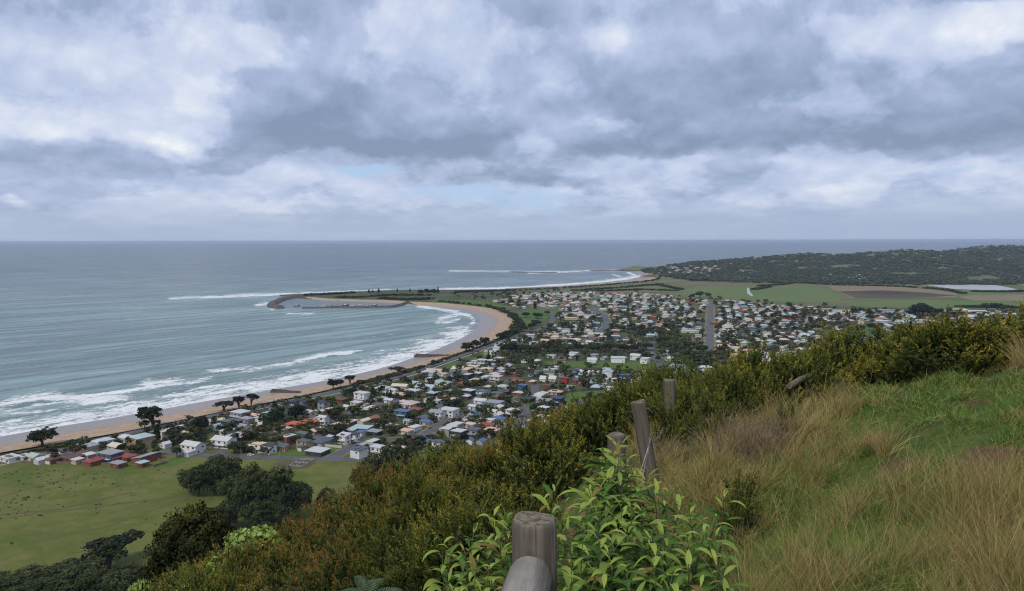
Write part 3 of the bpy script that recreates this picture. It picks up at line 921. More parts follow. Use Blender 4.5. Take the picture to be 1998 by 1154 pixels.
# px, py of the roof's middle, roof, wall, shape (h hip, g gable, f flat, k skillion, s steep gable), width in photo pixels, storeys, extra (s solar, l/r a wing)
HL = """20 890 white white f 30 1 s|47 888 white white f 20 1 s|69 888 pale green|cream g 26 1|82 894 white lilac g 22 1|114 886 pale blue blue h 20 1|137 888 brown brick h 44 1 l|157 883 brown brick g 24 1|174 885 white grey f 20 1|
151 895 white peach f 15 1|185 896 red brick h 34 1|215 882 grey blue f 38 2|248 888 red brick h 32 1 l|230 902 grey brick f 26 1|285 890 grey brick k 46 1|278 901 pale grey brick f 17 1|178 867 grey grey h 26 1|201 858 pale blue white h 34 1|
229 868 cream cream g 30 1|254 868 rust brick f 14 1|245 851 white white h 30 1|278 851 pale grey tan h 36 2 l|258 853 grey tan h 16 1|321 840 cream white g 22 2|363 843 cream white g 18 1|364 830 white dark f 24 1|411 820 white cream h 18 1|
428 818 yellow white g 18 1|377 866 white white g 40 2 r|323 864 white white g 16 1|437 856 white white g 42 2|424 829 pale grey white g 24 1|445 838 white white h 28 1 s|452 821 slate navy f 34 2|471 831 grey white g 34 1|469 803 white grey f 32 2|
493 799 pale grey grey f 17 1|492 808 peach tan h 22 1|482 815 grey grey h 26 1|465 848 pale pink brick h 38 1 s|493 844 pale pink brick h 28 1|483 870 yellow brown f 24 1|506 865 yellow white f 24 2|524 867 black white f 26 2|552 868 slate tan g 34 1|
563 850 white brick f 24 2 s|594 859 slate tan h 30 2 r|630 858 slate grey h 46 1 l|641 851 pale blue teal f 12 1|620 877 white dark f 40 1|671 849 white white k 24 2 s|690 846 black white f 22 2|705 841 blue white h 13 1|731 840 grey navy f 28 1|
716 866 grey white h 30 1|701 875 slate white f 30 2 s|738 871 white white f 28 2|728 859 white dark f 26 1|593 844 green green g 26 1|616 838 cream tan g 26 1|640 834 pale grey tan h 22 1 s|663 827 peach tan h 30 1|685 821 white brick f 26 1 s|
710 819 cream cream g 26 1|578 825 orange brick h 36 1 l|607 820 orange brick h 34 1|617 815 grey white g 14 1|631 813 white white g 20 2|651 803 red red h 24 1|552 834 pale pink tan h 30 1|503 827 cream tan h 24 1|518 823 cream cream h 14 1|
603 803 cream cream g 24 2|624 801 white white h 24 1 s|646 796 white white h 16 1|737 821 cream cream g 24 1|543 793 grey grey h 30 1|571 789 pale grey white h 30 1|573 782 navy navy h 20 2|593 783 navy grey g 20 2|614 781 navy navy h 20 2|
630 784 navy grey g 18 2|526 804 pale blue blue k 30 1|497 809 peach white h 20 1|505 814 white white f 12 1|663 777 brown brick h 32 1|706 766 white white f 30 3|675 764 green teal h 20 1|696 784 white cream f 24 1|722 780 white brick h 22 1|
710 799 pale green grey h 24 1|726 795 cream tan h 30 1|731 814 rust brick h 34 1|744 775 pale green white h 20 1|737 788 slate white h 26 1|677 792 white cream g 12 1|711 789 white cream g 16 1|760 779 pale blue white g 20 1|771 783 slate brick g 20 1|
800 786 pale pink cream h 36 1 l|811 797 red brick h 28 1|786 801 blue blue f 32 2|755 827 cream cream g 24 1|777 830 white white h 24 1|810 831 white white h 26 1|792 838 peach cream h 28 1|799 820 grey white g 24 1|831 813 slate dark h 34 1|
832 821 blue cream g 24 1|853 803 grey white g 30 2|851 811 white white f 26 1|876 798 white white f 36 2|838 778 peach white h 20 1|853 781 white white f 18 2|861 773 white white h 18 1|884 778 cream brown f 28 1|782 768 peach brick f 30 1|
805 761 white grey f 30 1|832 754 pale grey white g 44 1|846 765 pale grey navy f 28 1|748 756 white white h 30 2|768 760 white white g 16 2|880 761 grey dark f 22 1|915 761 white navy f 24 2|941 762 blue white h 24 1|911 772 white dark f 12 1|
970 766 green grey f 22 1|957 754 cream brown f 22 1|939 780 white white g 28 1|962 783 grey grey f 44 1|946 789 blue white h 20 1|923 791 white white g 16 1|975 792 white peach h 24 1|928 803 blue white g 24 1|916 809 pale green white g 20 1|
961 801 white cream g 24 1|970 807 white white g 24 1|973 815 blue white h 32 1|957 818 white white f 15 1|941 818 pale grey cream f 14 1|901 820 peach cream f 26 1|918 826 cream cream f 22 1|889 827 white grey f 34 2|876 834 white grey f 34 2 l|
895 840 white dark f 26 2|895 848 white white f 16 1|924 837 slate grey f 28 2|954 827 red tan g 28 1|961 837 peach peach h 30 2|976 827 grey white h 20 1|806 852 black dark f 30 2|836 859 blue white h 28 1|859 861 slate white h 32 2 r|
919 857 blue white g 14 1|939 858 blue grey g 12 1|974 672 pale blue white f 18 2|970 678 pale blue white f 16 2|964 686 white white f 20 2|1010 664 white white f 30 1|1036 653 white grey f 20 2|1032 658 grey grey f 28 1|1042 668 white white h 18 1|
1064 664 peach tan g 18 2|1043 680 white cream f 16 1|1075 693 white white f 20 1|1010 693 white grey f 34 1|977 698 cream cream f 26 1|929 704 white white f 18 1|941 702 white grey f 20 2|917 708 white cream f 12 1|939 710 white white f 13 1|
961 703 white dark f 20 2|960 711 white white f 16 1|924 714 cream tan f 24 1|1027 702 white white h 20 1|1047 703 white grey h 20 1|1041 714 white cream h 20 1|1068 716 white white h 14 1|1083 715 white white h 15 1|1079 720 white grey f 12 1|
865 728 white white f 18 1|882 727 slate grey h 20 1|913 730 white navy f 20 2|931 727 white navy f 20 1|948 734 white white h 18 2|968 734 white cream f 24 2|984 725 white brick f 20 1|999 719 slate navy g 16 2|1004 728 orange brick f 18 1|
1017 719 slate grey g 18 1|885 736 white white h 18 1|853 745 pale grey white g 28 1|870 747 pale grey white g 24 1|837 738 white white g 14 1|905 747 red brick h 26 1|926 740 peach tan h 24 1|1010 742 rust brick h 26 1|1020 751 blue blue f 18 2|
982 753 pale green white h 28 1|1039 743 cream brick h 16 1|1060 738 white white s 13 1|1079 738 white cream s 16 1|1068 751 brown brick h 18 1|984 762 slate navy h 24 1|1012 765 pale pink brick h 22 1|980 774 rust brick f 26 1|1045 729 slate grey f 26 1|
1056 767 white white h 32 1|1050 773 white white f 28 1|1084 763 peach peach h 30 1|1031 776 black dark f 34 1|1062 780 grey grey f 28 2|1088 776 navy navy f 24 2|1061 794 white dark h 22 2|1059 812 white white f 26 2|1091 791 white white g 18 1|
1104 794 white white f 10 1|1000 799 white white h 24 2|1026 826 blue white h 22 1|1008 834 blue navy g 16 1|1037 820 peach cream f 12 1|1111 754 grey grey h 24 1|1134 747 red brick h 16 1|1102 737 red red h 14 2|1123 735 pale green white g 12 1|
1121 742 brown brick f 12 1|1117 726 blue blue h 18 2|1142 725 white white g 24 1|1126 720 slate grey h 16 1|1163 725 white grey g 15 1|1184 719 pale grey grey f 16 2|1145 741 slate grey h 12 1|1160 739 slate white h 16 1|1156 747 white white f 16 1|
1176 749 white grey f 14 1|1180 739 white white h 14 1|1200 739 cream cream h 14 1|1189 755 white white f 10 1|1211 749 white grey f 16 1|1219 731 blue blue h 18 2|1098 729 white grey f 16 1|1134 781 slate grey h 16 1|1120 688 white white f 18 2|
1113 693 pale grey lilac f 24 1|1160 692 grey grey f 22 2|1178 697 grey grey g 16 1|1190 693 grey grey g 16 1|1206 689 grey grey h 14 1|1214 697 pale grey grey h 18 1|1229 684 grey teal f 14 2|1250 682 blue teal h 16 1|1241 693 white white g 22 2|
1259 699 white white f 22 2|1300 686 grey grey h 26 1|1307 698 white grey h 22 1|1331 704 blue navy h 22 1|1264 725 pale green grey f 26 1|1250 731 cream white h 20 1|1163 652 pale green grey g 34 1|1152 667 cream cream g 18 1|1140 656 pale grey brick g 16 1|
1176 657 white grey g 16 2|1145 615 white white f 42 1|1115 620 peach peach f 38 1|1121 638 white white f 22 1|1150 640 white cream f 34 1|1202 644 white red f 18 1|1133 671 pale grey white g 14 1|1108 628 rust tan f 30 1|1128 610 pale pink cream f 34 1"""
KIND = {'h': 'hip', 'g': 'gable', 'f': 'flat', 'k': 'skillion', 's': 'steep'}
ROOFNAMES = sorted(ROOF, key=lambda k: -len(k))
flat_items = [s_.strip() for s_ in HL.replace('pale green|cream', 'pale green cream').replace('\n', '').split('|')]
rec = []
for it in flat_items:
    tk = it.split()
    if len(tk) < 7: continue
    px, py = float(tk[0]), float(tk[1])
    if tk[2] == 'pale': rn_, k = tk[2] + ' ' + tk[3], 4
    else: rn_, k = tk[2], 3
    wl_, kd, wp, st = tk[k], KIND[tk[k + 1]], float(tk[k + 2]), int(tk[k + 3])
    ex = tk[k + 4:] if len(tk) > k + 4 else []
    rec.append((px, py, rn_, wl_, kd, wp, st, ex))
occ = []
for i, (px, py, rn_, wl_, kd, wp, st, ex) in enumerate(rec):
    x, y = G(px, py, PLAIN + (3.4 if st == 1 else 6.0 if st == 2 else 8.6))
    D = sqrt(x * x + y * y + 146 ** 2)
    q = random.Random(i * 7 + 3)
    base = np.interp(y, [500, 950, 1250], [31, 27, 16]) + q.uniform(-4, 4)
    W_ = np.clip(wp * D / FPX * .87, 5.5, 46)
    d_ = np.clip(W_ * q.uniform(.6, .85), 5.5, 12.5)
    if W_ < 16 and q.random() < .3: base += 90
    rot = -R(base) + (R(0) if wp < 38 else R(6))
    wing = 1 if 'r' in ex else -1 if 'l' in ex else (q.choice((-1, 1)) if (kd in ('hip', 'gable') and W_ > 13 and q.random() < .3) else 0)
    house(x, y, rn_, wl_, kd, float(W_), float(d_), st, rot, y < 900 and wp >= 16, 's' in ex or (q.random() < .12 and y < 900 and kd != 'flat' and W_ > 9), wing, i)
    occ.append((x, y, max(W_, d_) * .62))
print('hand placed houses', len(rec))
# ------------------------------------------------------------------ foliage
def bd_leaf(dark, mid, tip_or_lit_top, var=1.0, trans=.12):
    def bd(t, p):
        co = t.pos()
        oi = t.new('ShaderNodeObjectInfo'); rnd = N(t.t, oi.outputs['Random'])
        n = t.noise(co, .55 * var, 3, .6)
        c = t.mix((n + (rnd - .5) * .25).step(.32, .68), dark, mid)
        c = t.mix((t.attr('tip_or_lit_top') * .8 + n * .4).step(.62, 1.05), c, tip_or_lit_top)  # on tree crowns: light from above painted as a paler leaf colour
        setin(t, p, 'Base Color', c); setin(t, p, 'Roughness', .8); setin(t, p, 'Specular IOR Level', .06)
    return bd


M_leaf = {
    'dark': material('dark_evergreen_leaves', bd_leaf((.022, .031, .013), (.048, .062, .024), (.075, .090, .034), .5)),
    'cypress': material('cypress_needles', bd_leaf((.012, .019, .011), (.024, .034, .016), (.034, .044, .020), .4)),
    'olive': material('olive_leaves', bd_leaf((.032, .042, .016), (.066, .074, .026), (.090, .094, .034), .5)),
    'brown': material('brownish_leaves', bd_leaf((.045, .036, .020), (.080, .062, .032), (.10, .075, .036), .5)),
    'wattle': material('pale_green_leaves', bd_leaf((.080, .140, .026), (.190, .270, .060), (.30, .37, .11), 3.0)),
    'far': material('hazed_far_wood_leaves', bd_leaf((.060, .078, .050), (.100, .118, .068), (.118, .130, .075), .06)),  # paler than nearer leaves: part of the distance haze is put into this colour
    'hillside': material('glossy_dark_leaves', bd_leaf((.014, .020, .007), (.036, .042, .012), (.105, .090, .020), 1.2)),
}
M_bark = simple('bark', (.085, .065, .050), (.045, .036, .028), 2.0, .9, (1, 1, .3), bump=.4)


def unit(v): return v / (np.linalg.norm(v, axis=-1, keepdims=True) + 1e-9)


def leaves(C, Nn, size, rg, asp=1.0):
    """quads of about SIZE at the points C, facing roughly along Nn"""
    n = len(C)
    Nn = unit(Nn + rg.normal(0, .55, (n, 3)))
    a = unit(np.cross(Nn, rg.normal(0, 1, (n, 3)))); b = np.cross(Nn, a)
    s = (size * rg.uniform(.6, 1.35, n))[:, None]
    V = np.stack([C - a * s * .5, C + b * s * .5 * asp, C + a * s * .5, C - b * s * .5 * asp], 1).reshape(-1, 3)
    return V, np.arange(4 * n).reshape(n, 4)


def crown(blobs, n, leaf, seed, lump=.34, k=26):
    """blobs: (x, y, z, rx, ry, rz) ellipsoids; each is broken into lumps with leaves round their outsides"""
    rg = np.random.default_rng(seed); Cs, Ns, Ts = [], [], []
    vol = np.array([b[3] * b[4] + b[3] * b[5] for b in blobs]); vol = vol / vol.sum()
    ztop = max(b[2] + b[5] for b in blobs); zbot = min(b[2] - b[5] for b in blobs)
    for b, w in zip(blobs, vol):
        c, r = np.array(b[:3]), np.array(b[3:])
        kk = max(5, int(k * w * len(blobs) ** .5 + 2))
        d = unit(rg.normal(0, 1, (kk, 3))); d[:, 2] = np.where(d[:, 2] < -.55, -d[:, 2], d[:, 2])
        lc = c + d * r * rg.uniform(.55, .9, (kk, 1)); lr = lump * rg.uniform(.65, 1.25, kk) * r.mean()
        m = max(4, int(n * w / kk))
        for q, rr in zip(lc, lr):
            e = unit(rg.normal(0, 1, (m, 3))); e[:, 2] = np.where(rg.random(m) < .6, np.abs(e[:, 2]), e[:, 2])
            Cs.append(q + e * rr * rg.uniform(.55, 1.05, (m, 1)) * np.array([1, 1, min(1.0, r[2] / r[0] + .25)])); Ns.append(e + (q - c) / r * .5)
            Ts.append(np.clip(e[:, 2] * .5 + .5, 0, 1) * ((q[2] - zbot) / (ztop - zbot)))  # mask of lit tops: rises on upper sides of lumps and high in crown
    C, Nn, Tt = np.concatenate(Cs), np.concatenate(Ns), np.concatenate(Ts)
    V, F = leaves(C, Nn, leaf, rg)
    return V, F, np.repeat(Tt, 4)


TREE = {}


def tree_kind(key, blobs, trunks, n, leaf, mat, lump=.34, k=26, seed=1):
    V, F, Tt = crown(blobs, n, leaf, seed, lump, k)
    cm = np_mesh('crown', V, F, M_leaf[mat], attrs={'tip_or_lit_top': Tt})
    mb = MB()
    for pts, r in trunks: mb.tube(pts, r, 6)
    TREE[key] = (cm, mb.mesh('trunk', M_bark), V, F, Tt)


def trunk1(h, r, lean=.1): return [([(0, 0, -.6), (lean * .5, 0, h * .5), (lean, .05, h)], [r, r * .8, r * .55])]


# made at real size for a height of about 8 m
R8 = random.Random(5)
for i in range(4):
    bl = [(R8.uniform(-1, 1), R8.uniform(-1, 1), R8.uniform(3.6, 5.2), R8.uniform(2.2, 3.2), R8.uniform(2.2, 3.2), R8.uniform(2.0, 2.8)) for _ in range(4)]
    tree_kind('dome%d' % i, bl, trunk1(4, .28), 620, .85, ('dark', 'cypress', 'dark', 'cypress')[i], seed=20 + i)
for i in range(3):
    bl = [(R8.uniform(-1.3, 1.3), R8.uniform(-1.3, 1.3), R8.uniform(3.4, 6.2), R8.uniform(1.3, 2.2), R8.uniform(1.3, 2.2), R8.uniform(1.2, 1.8)) for _ in range(6)]
    tree_kind('gum%d' % i, bl, trunk1(5, .22, .5), 560, .75, ('olive', 'dark', 'brown')[i], lump=.4, seed=40 + i)
for i in range(2):
    bl = [(R8.uniform(-.8, .8), R8.uniform(-.8, .8), R8.uniform(1.6, 2.6), 2.6, 2.6, 1.9) for _ in range(3)]
    tree_kind('bush%d' % i, bl, trunk1(1.5, .2), 420, .75, ('dark', 'olive')[i], seed=60 + i)
bl = [(0, 0, 1.2 + k * .85, 1.9 * (1 - k / 9.2), 1.9 * (1 - k / 9.2), .5) for k in range(9)]
tree_kind('conifer', bl, trunk1(7.6, .2, 0), 520, .6, 'cypress', k=50, lump=.4, seed=70)
bl = [(0, 0, 1.4 + k * 1.1, 1.2 - .06 * k, 1.2 - .06 * k, 1.0) for k in range(6)]
tree_kind('column', bl, trunk1(6, .2, 0), 420, .7, 'cypress', seed=71)


def umbrella_blobs(rg, n=9): return [(rg.uniform(-3.6, 3.6), rg.uniform(-3, 3), 5.9 + rg.uniform(-.8, .8), rg.uniform(1.6, 2.5), rg.uniform(1.6, 2.5), rg.uniform(.9, 1.5)) for _ in range(n)] + [(0, 0, 6.6, 2.6, 2.4, 1.2)]


for i in range(3):
    rg_ = random.Random(80 + i); bl = umbrella_blobs(rg_)
    tr = []
    for b in bl[:6]:
        tr.append(([(0, 0, -.5), (b[0] * .12, b[1] * .12, 2.2), (b[0] * .55, b[1] * .55, 4.8), (b[0] * .9, b[1] * .9, 6.3)], [.42, .34, .2, .1]))
    tree_kind('umbrella%d' % i, bl, tr, 2300, .62, 'cypress', lump=.42, k=60, seed=90 + i)
# the larger ones at the foot of the slope
for i in range(3):
    rg_ = random.Random(110 + i)
    bl = [(rg_.uniform(-1.9, 1.9), rg_.uniform(-1.9, 1.9), rg_.uniform(1.3, 5.0), rg_.uniform(1.8, 2.7), rg_.uniform(1.8, 2.7), rg_.uniform(1.5, 2.2)) for _ in range(9)]
    tree_kind('paddock%d' % i, bl, trunk1(4, .3, .3), 7600, .27, ('dark', 'dark', 'brown')[i] if i != 2 else 'dark', lump=.30, k=60, seed=120 + i)
for i in range(2):
    rg_ = random.Random(140 + i)
    bl = [(rg_.uniform(-1.9, 1.9), rg_.uniform(-1.9, 1.9), rg_.uniform(1.9, 4.4), rg_.uniform(1.8, 2.6), rg_.uniform(1.8, 2.6), rg_.uniform(1.3, 1.9)) for _ in range(9)]
    tree_kind('cypdome%d' % i, bl, trunk1(4, .4, .2), 2600, .5, 'cypress', lump=.30, k=60, seed=150 + i)
rg_ = random.Random(131)
bl = [(0, 0, 3.4, 3.4, 3.4, 3.6), (1.6, -.6, 2.8, 2.6, 2.6, 2.6), (-1.7, .3, 2.5, 2.5, 2.4, 2.4), (.2, .3, 5.6, 2.0, 2.0, 1.8), (2.4, .5, 1.4, 2.0, 2, 1.6), (-2.5, -.4, 1.2, 1.9, 2, 1.5)]
tree_kind('hill_round', bl, trunk1(4, .35, .2), 46000, .15, 'hillside', lump=.19, k=170, seed=132)

TREES = []


def tree(key, x, y, z, w, h, name='tree', rz=None):
    """a tree of kind KEY scaled to about width w and height h in metres"""
    cm, tm, V, F, Tt = TREE[key]
    ex = V.max(0) - np.minimum(V.min(0), 0)
    o = empty('garden_bush' if key.startswith('bush') else name, (x, y, z), rng.uniform(0, 6.28) if rz is None else rz)
    s1 = w / (V[:, 0].max() - V[:, 0].min()); s2 = h / V[:, 2].max()
    o.scale = (s1, s1, s2)
    link_mesh('crown', cm, o); link_mesh('trunk', tm, o)
    o['_k'] = key
    TREES.append((o, x, y, key, w, h))
    return o


def tree_px(key, px, py, wpx, hpx, dist=None, name='tree', on=None, rz=None):
    if dist: p = at(px, py, dist); z = h1(p[0], p[1]); D = sqrt(p[0] ** 2 + p[1] ** 2 + (HZ - z) ** 2); x, y = p[0], p[1]
    else:
        g = hit(px, py, 60) if on is None else np.array([*G(px, py, on), on])
        x, y, z = g; D = sqrt(x * x + y * y + (HZ - z) ** 2)
    return tree(key, float(x), float(y), float(z), wpx * D / FPX, hpx * D / FPX * 1.03, name, rz)


SAL = """cypdome0 83 869 48 28|umbrella0 300 835 62 37|umbrella1 437 801 42 17|umbrella2 466 798 26 23|umbrella0 490 791 34 22|cypdome1 392 846 32 30|column 307 858 17 34|dome0 282 840 26 18|cypdome0 537 829 36 27|cypdome1 578 822 38 32|
cypdome0 650 759 24 19|dome3 664 755 20 15|umbrella2 683 750 26 17|umbrella1 778 728 32 12|dome0 845 715 14 13|cypdome1 910 687 30 19|cypdome1 930 680 22 16|cypdome0 945 675 24 17|dome1 976 663 20 14|dome3 991 658 22 13|dome0 1006 653 22 13|
dome1 1022 648 22 13|dome3 1036 643 22 13|dome1 1046 636 22 11|conifer 953 707 12 23|cypdome1 996 692 26 24|dome3 982 690 16 18|dome0 1013 603 14 12|column 1044 604 8 15|dome3 981 595 12 8|dome1 1000 593 12 8|dome3 1026 620 24 11|
dome1 1048 622 24 11|dome0 1068 616 16 10|conifer 720 572 6 8|conifer 727 572 5 7|conifer 739 572 7 10|conifer 775 570 4 9|conifer 800 570 5 8|dome3 822 576 16 11|dome1 835 576 16 12|dome3 847 576 16 12|conifer 855 573 7 14|
gum1 1365 582 18 13|gum0 1379 583 16 12|dome1 1350 583 12 9|cypdome0 1800 617 40 22|dome3 1820 618 40 14|dome3 1780 616 34 11|dome0 1925 607 26 13|dome1 1946 608 26 14|dome0 1962 609 20 12|dome3 1861 618 18 9|dome1 1680 651 20 15|dome0 1598 648 22 15|
dome1 1705 646 24 13|dome0 1747 652 28 15|gum1 1640 646 14 10|dome3 730 778 22 19|dome0 1283 708 14 14|dome1 1290 671 26 13|gum1 1310 684 30 17|dome0 1336 692 30 18|gum1 1350 700 32 20|gum1 1366 690 30 18|dome0 1382 704 34 20|gum1 1342 680 28 15|
gum2 1398 702 30 18|gum1 1376 714 34 20|dome1 1356 713 32 18|gum2 1405 690 26 14|dome0 345 893 24 20|dome3 268 884 26 14|dome0 337 858 34 22|gum1 345 862 24 20|gum0 365 868 26 22|gum2 385 850 26 14|dome0 458 886 34 22|dome1 475 884 24 16|gum2 506 852 22 18|
dome0 520 886 30 14|gum0 545 846 24 14|gum1 560 828 26 16|dome1 600 815 26 14|gum1 655 815 40 20|dome0 690 812 36 20|gum0 668 822 26 12|dome0 745 835 40 18|gum1 770 845 34 18|dome3 820 868 34 18|gum2 625 848 26 12|dome1 662 846 34 14|gum0 590 850 20 10|
dome1 735 830 26 14|gum1 762 812 26 16|dome0 822 800 26 14|gum2 868 792 30 18|dome1 890 796 26 16|dome0 800 775 30 12|gum0 790 812 26 12|dome1 845 795 24 14|gum1 770 770 20 16|dome3 745 770 18 18|dome0 900 800 20 14|conifer 762 778 10 18|gum2 872 766 24 14|
dome1 895 745 24 14|dome0 852 770 20 10|gum1 930 752 26 12|dome1 945 748 20 10|dome0 1010 815 26 14|dome1 1040 806 20 16|dome3 990 820 20 12|gum0 935 812 14 16|dome0 1075 795 20 14"""
for it in SAL.replace('\n', '').split('|'):
    k, px, py, w, h = it.split()
    tree_px(k, float(px), float(py), float(w), float(h), on=PLAIN if float(py) < 880 or k != 'x' else None)
# belt of dark trees beyond the green strip
for px in range(1003, 1266, 13):
    tree_px(('dome1', 'dome3', 'dome0', 'gum1')[px % 4], px, 687 + (px * 7 % 5) - (px - 1000) * .012, 24, 14 + px % 4, on=PLAIN)
for px in range(1216, 1300, 12): tree_px(('dome0', 'gum1', 'dome3')[px % 3], px, 646 + px % 5, 20, 10 + px % 3, on=PLAIN)
N_SAL = len(TREES)

# trees at the foot of the hill and on it
for k, px, py, w, h in (('paddock0', 388, 966, 62, 52), ('paddock1', 420, 968, 72, 70), ('paddock2', 455, 972, 52, 74), ('paddock1', 372, 960, 36, 38),
                        ('paddock0', 462, 1012, 74, 76), ('paddock1', 505, 1020, 86, 104), ('paddock2', 550, 1022, 84, 100), ('paddock0', 582, 1010, 54, 66), ('paddock1', 520, 1034, 80, 60), ('paddock2', 634, 996, 44, 40), ('paddock0', 450, 1040, 60, 60),
                        ('paddock1', 706, 966, 44, 48), ('paddock2', 738, 958, 66, 70), ('paddock0', 772, 946, 78, 76), ('paddock1', 802, 930, 54, 58), ('paddock2', 750, 940, 50, 44)):
    tree_px(k, px, py, w, h, name='bushy_tree')
tree_px('umbrella1', 210, 1112, 96, 50, name='flat_topped_tree')
for k, px, py, w, h, d in (('paddock0', 44, 1165, 96, 26, 372), ('paddock1', 100, 1168, 84, 33, 362), ('paddock2', 152, 1168, 84, 46, 352), ('paddock1', 210, 1160, 86, 50, 342), ('paddock0', 258, 1150, 92, 66, 328), ('paddock2', 128, 1150, 66, 26, 378), ('paddock1', -14, 1160, 80, 22, 380), ('paddock0', 184, 1150, 66, 44, 362), ('paddock1', 236, 1140, 66, 48, 345)):
    tree_px(k, px, py, w, h, dist=d, name='bushy_tree')
_p = at(380, 1060, 92); _z = h1(_p[0], _p[1]); _top = at(380, 980, 92)[2]
tree('hill_round', _p[0], _p[1], _z, 212 / FPX * sqrt(92 ** 2 + (HZ - _z) ** 2), _top - _z, 'round_tree')
_p = at(300, 1100, 96); _z = h1(_p[0], _p[1])
tree('hill_round', _p[0], _p[1], _z, 7.5, at(300, 1085, 96)[2] - _z, 'round_tree')

# ------------------------------------------------------------------ the rest of the town: houses and trees filled in between
TOWN = [(0, 912), (250, 908), (330, 884), (500, 890), (735, 896), (880, 880), (1000, 850), (1400, 720), (1560, 690), (1750, 705), (2130, 690), (2130, 612), (1998, 610), (1880, 606), (1760, 607), (1640, 606), (1540, 596), (1400, 586), (1340, 582), (1250, 572),
        (1150, 570), (1000, 574), (870, 573), (860, 580), (950, 590), (1030, 602), (1080, 610), (1080, 640), (1000, 665), (920, 695), (800, 738), (640, 776), (500, 800), (350, 835), (200, 862), (60, 895)]
BROWX = [b[0] for b in BROW]; BROWY = [b[1] for b in BROW]
ca, sa = cos(R(15)), sin(R(15))
cand = []
for a in np.arange(-500, 900, 17.0):
    for b in np.arange(480, 2150, 25.0):
        aa, bb = a + rng.uniform(-3, 3), b + rng.uniform(-4, 4)
        cand.append((aa * ca + bb * sa, -aa * sa + bb * ca))
cand = np.array(cand)
cpx, cpy = PX(cand[:, 0], cand[:, 1], np.full(len(cand), PLAIN + 2))
ok = in_poly(cpx, cpy, TOWN) & (cpx > -10) & (cpx < 2120) & (cpy < np.interp(cpx, BROWX, BROWY) + 45)
for q in LAWNS + [[(1290, 655), (1300, 640), (1345, 655), (1400, 680), (1440, 715), (1330, 715)], [(1000, 692), (1000, 674), (1262, 672), (1262, 690)]]: ok &= ~in_poly(cpx, cpy, q)
for ln, w in ROADS:
    d, _ = poly_dist(cand[:, 0], cand[:, 1], ln); ok &= d > w / 2 + 8
cand = cand[ok]
OA = np.array(occ)
for o, x, y, k, w, h in TREES[:N_SAL]: pass
TA = np.array([(x, y, w * .5) for o, x, y, k, w, h in TREES])
dens = np.array([np.min(np.hypot(OA[:, 0] - x, OA[:, 1] - y) - OA[:, 2]) for x, y in cand]); dt = np.array([np.min(np.hypot(TA[:, 0] - x, TA[:, 1] - y) - TA[:, 2]) for x, y in cand])
cand = cand[(dens > 8.5) & (dt > 4.5) & (rng.random(len(cand)) < .60)]
hpx, hpy = PX(cand[:, 0], cand[:, 1], np.full(len(cand), PLAIN + 2)); hid = (hpy > np.interp(hpx, BROWX, BROWY) - 2) | (hpx > 2000)
cand = cand[np.argsort(cand[:, 1] + hid * 1e5)]
RC = ['white'] * 5 + ['pale grey'] * 9 + ['grey'] * 10 + ['slate'] * 4 + ['cream'] * 6 + ['peach', 'peach', 'peach', 'pale pink', 'pale pink', 'rust', 'rust', 'brown', 'orange', 'red', 'brown', 'pale green', 'pale green', 'green', 'blue', 'pale blue', 'orange']
WC = ['white'] * 6 + ['cream'] * 4 + ['tan'] * 3 + ['brick'] * 3 + ['grey'] * 4 + ['dark', 'blue', 'green', 'brown']
FARV, FARF, FARM = [], [], []
RK, WK = list(ROOF), list(WALL)


def add_far(x, y, w, d, h, roof, wall, rz, zb=PLAIN):
    c, s = cos(rz), sin(rz); b = len(FARV)
    P = [(-w / 2, -d / 2, 0), (w / 2, -d / 2, 0), (w / 2, d / 2, 0), (-w / 2, d / 2, 0), (-w / 2, -d / 2, h), (w / 2, -d / 2, h), (w / 2, d / 2, h), (-w / 2, d / 2, h)]
    e = .5; k = .36
    P += [(-w / 2 - e, -d / 2 - e, h), (w / 2 + e, -d / 2 - e, h), (w / 2 + e, d / 2 + e, h), (-w / 2 - e, d / 2 + e, h), (-w / 2 - e + d * .35, 0, h + d / 2 * k), (w / 2 + e - d * .35, 0, h + d / 2 * k)]
    for px_, py_, pz_ in P: FARV.append((x + px_ * c - py_ * s, y + px_ * s + py_ * c, zb + pz_))
    for f in ((0, 1, 5, 4), (1, 2, 6, 5), (2, 3, 7, 6), (3, 0, 4, 7)): FARF.append([b + i for i in f]); FARM.append(len(RK) + WK.index(wall))
    for f in ((8, 9, 13, 12), (10, 11, 12, 13), (9, 10, 13, 13), (11, 8, 12, 12)): FARF.append([b + i for i in f]); FARM.append(RK.index(roof))


n_auto = 0; FILL = []
for i, (x, y) in enumerate(cand):
    q = random.Random(5000 + i)
    w = q.uniform(10, 17) if q.random() < .9 else q.uniform(18, 30); d = q.uniform(7, 11)
    rz = -R(15) + (R(90) if q.random() < .35 else 0) + R(q.uniform(-3, 3))
    roof, wall = q.choice(RC), q.choice(WC)
    if n_auto < 62:
        house(float(x), float(y), roof, wall, q.choice(('hip', 'hip', 'gable', 'gable', 'flat')), w, d, 1 if q.random() < .8 else 2, rz, False, False, q.choice((0, 0, 1, -1)), 900 + i); n_auto += 1
    else: add_far(x, y, w, d, 3.2 if q.random() < .85 else 5.6, roof, wall, rz)
    FILL.append((x, y, max(w, d) * .6))
print('fill houses', len(cand))
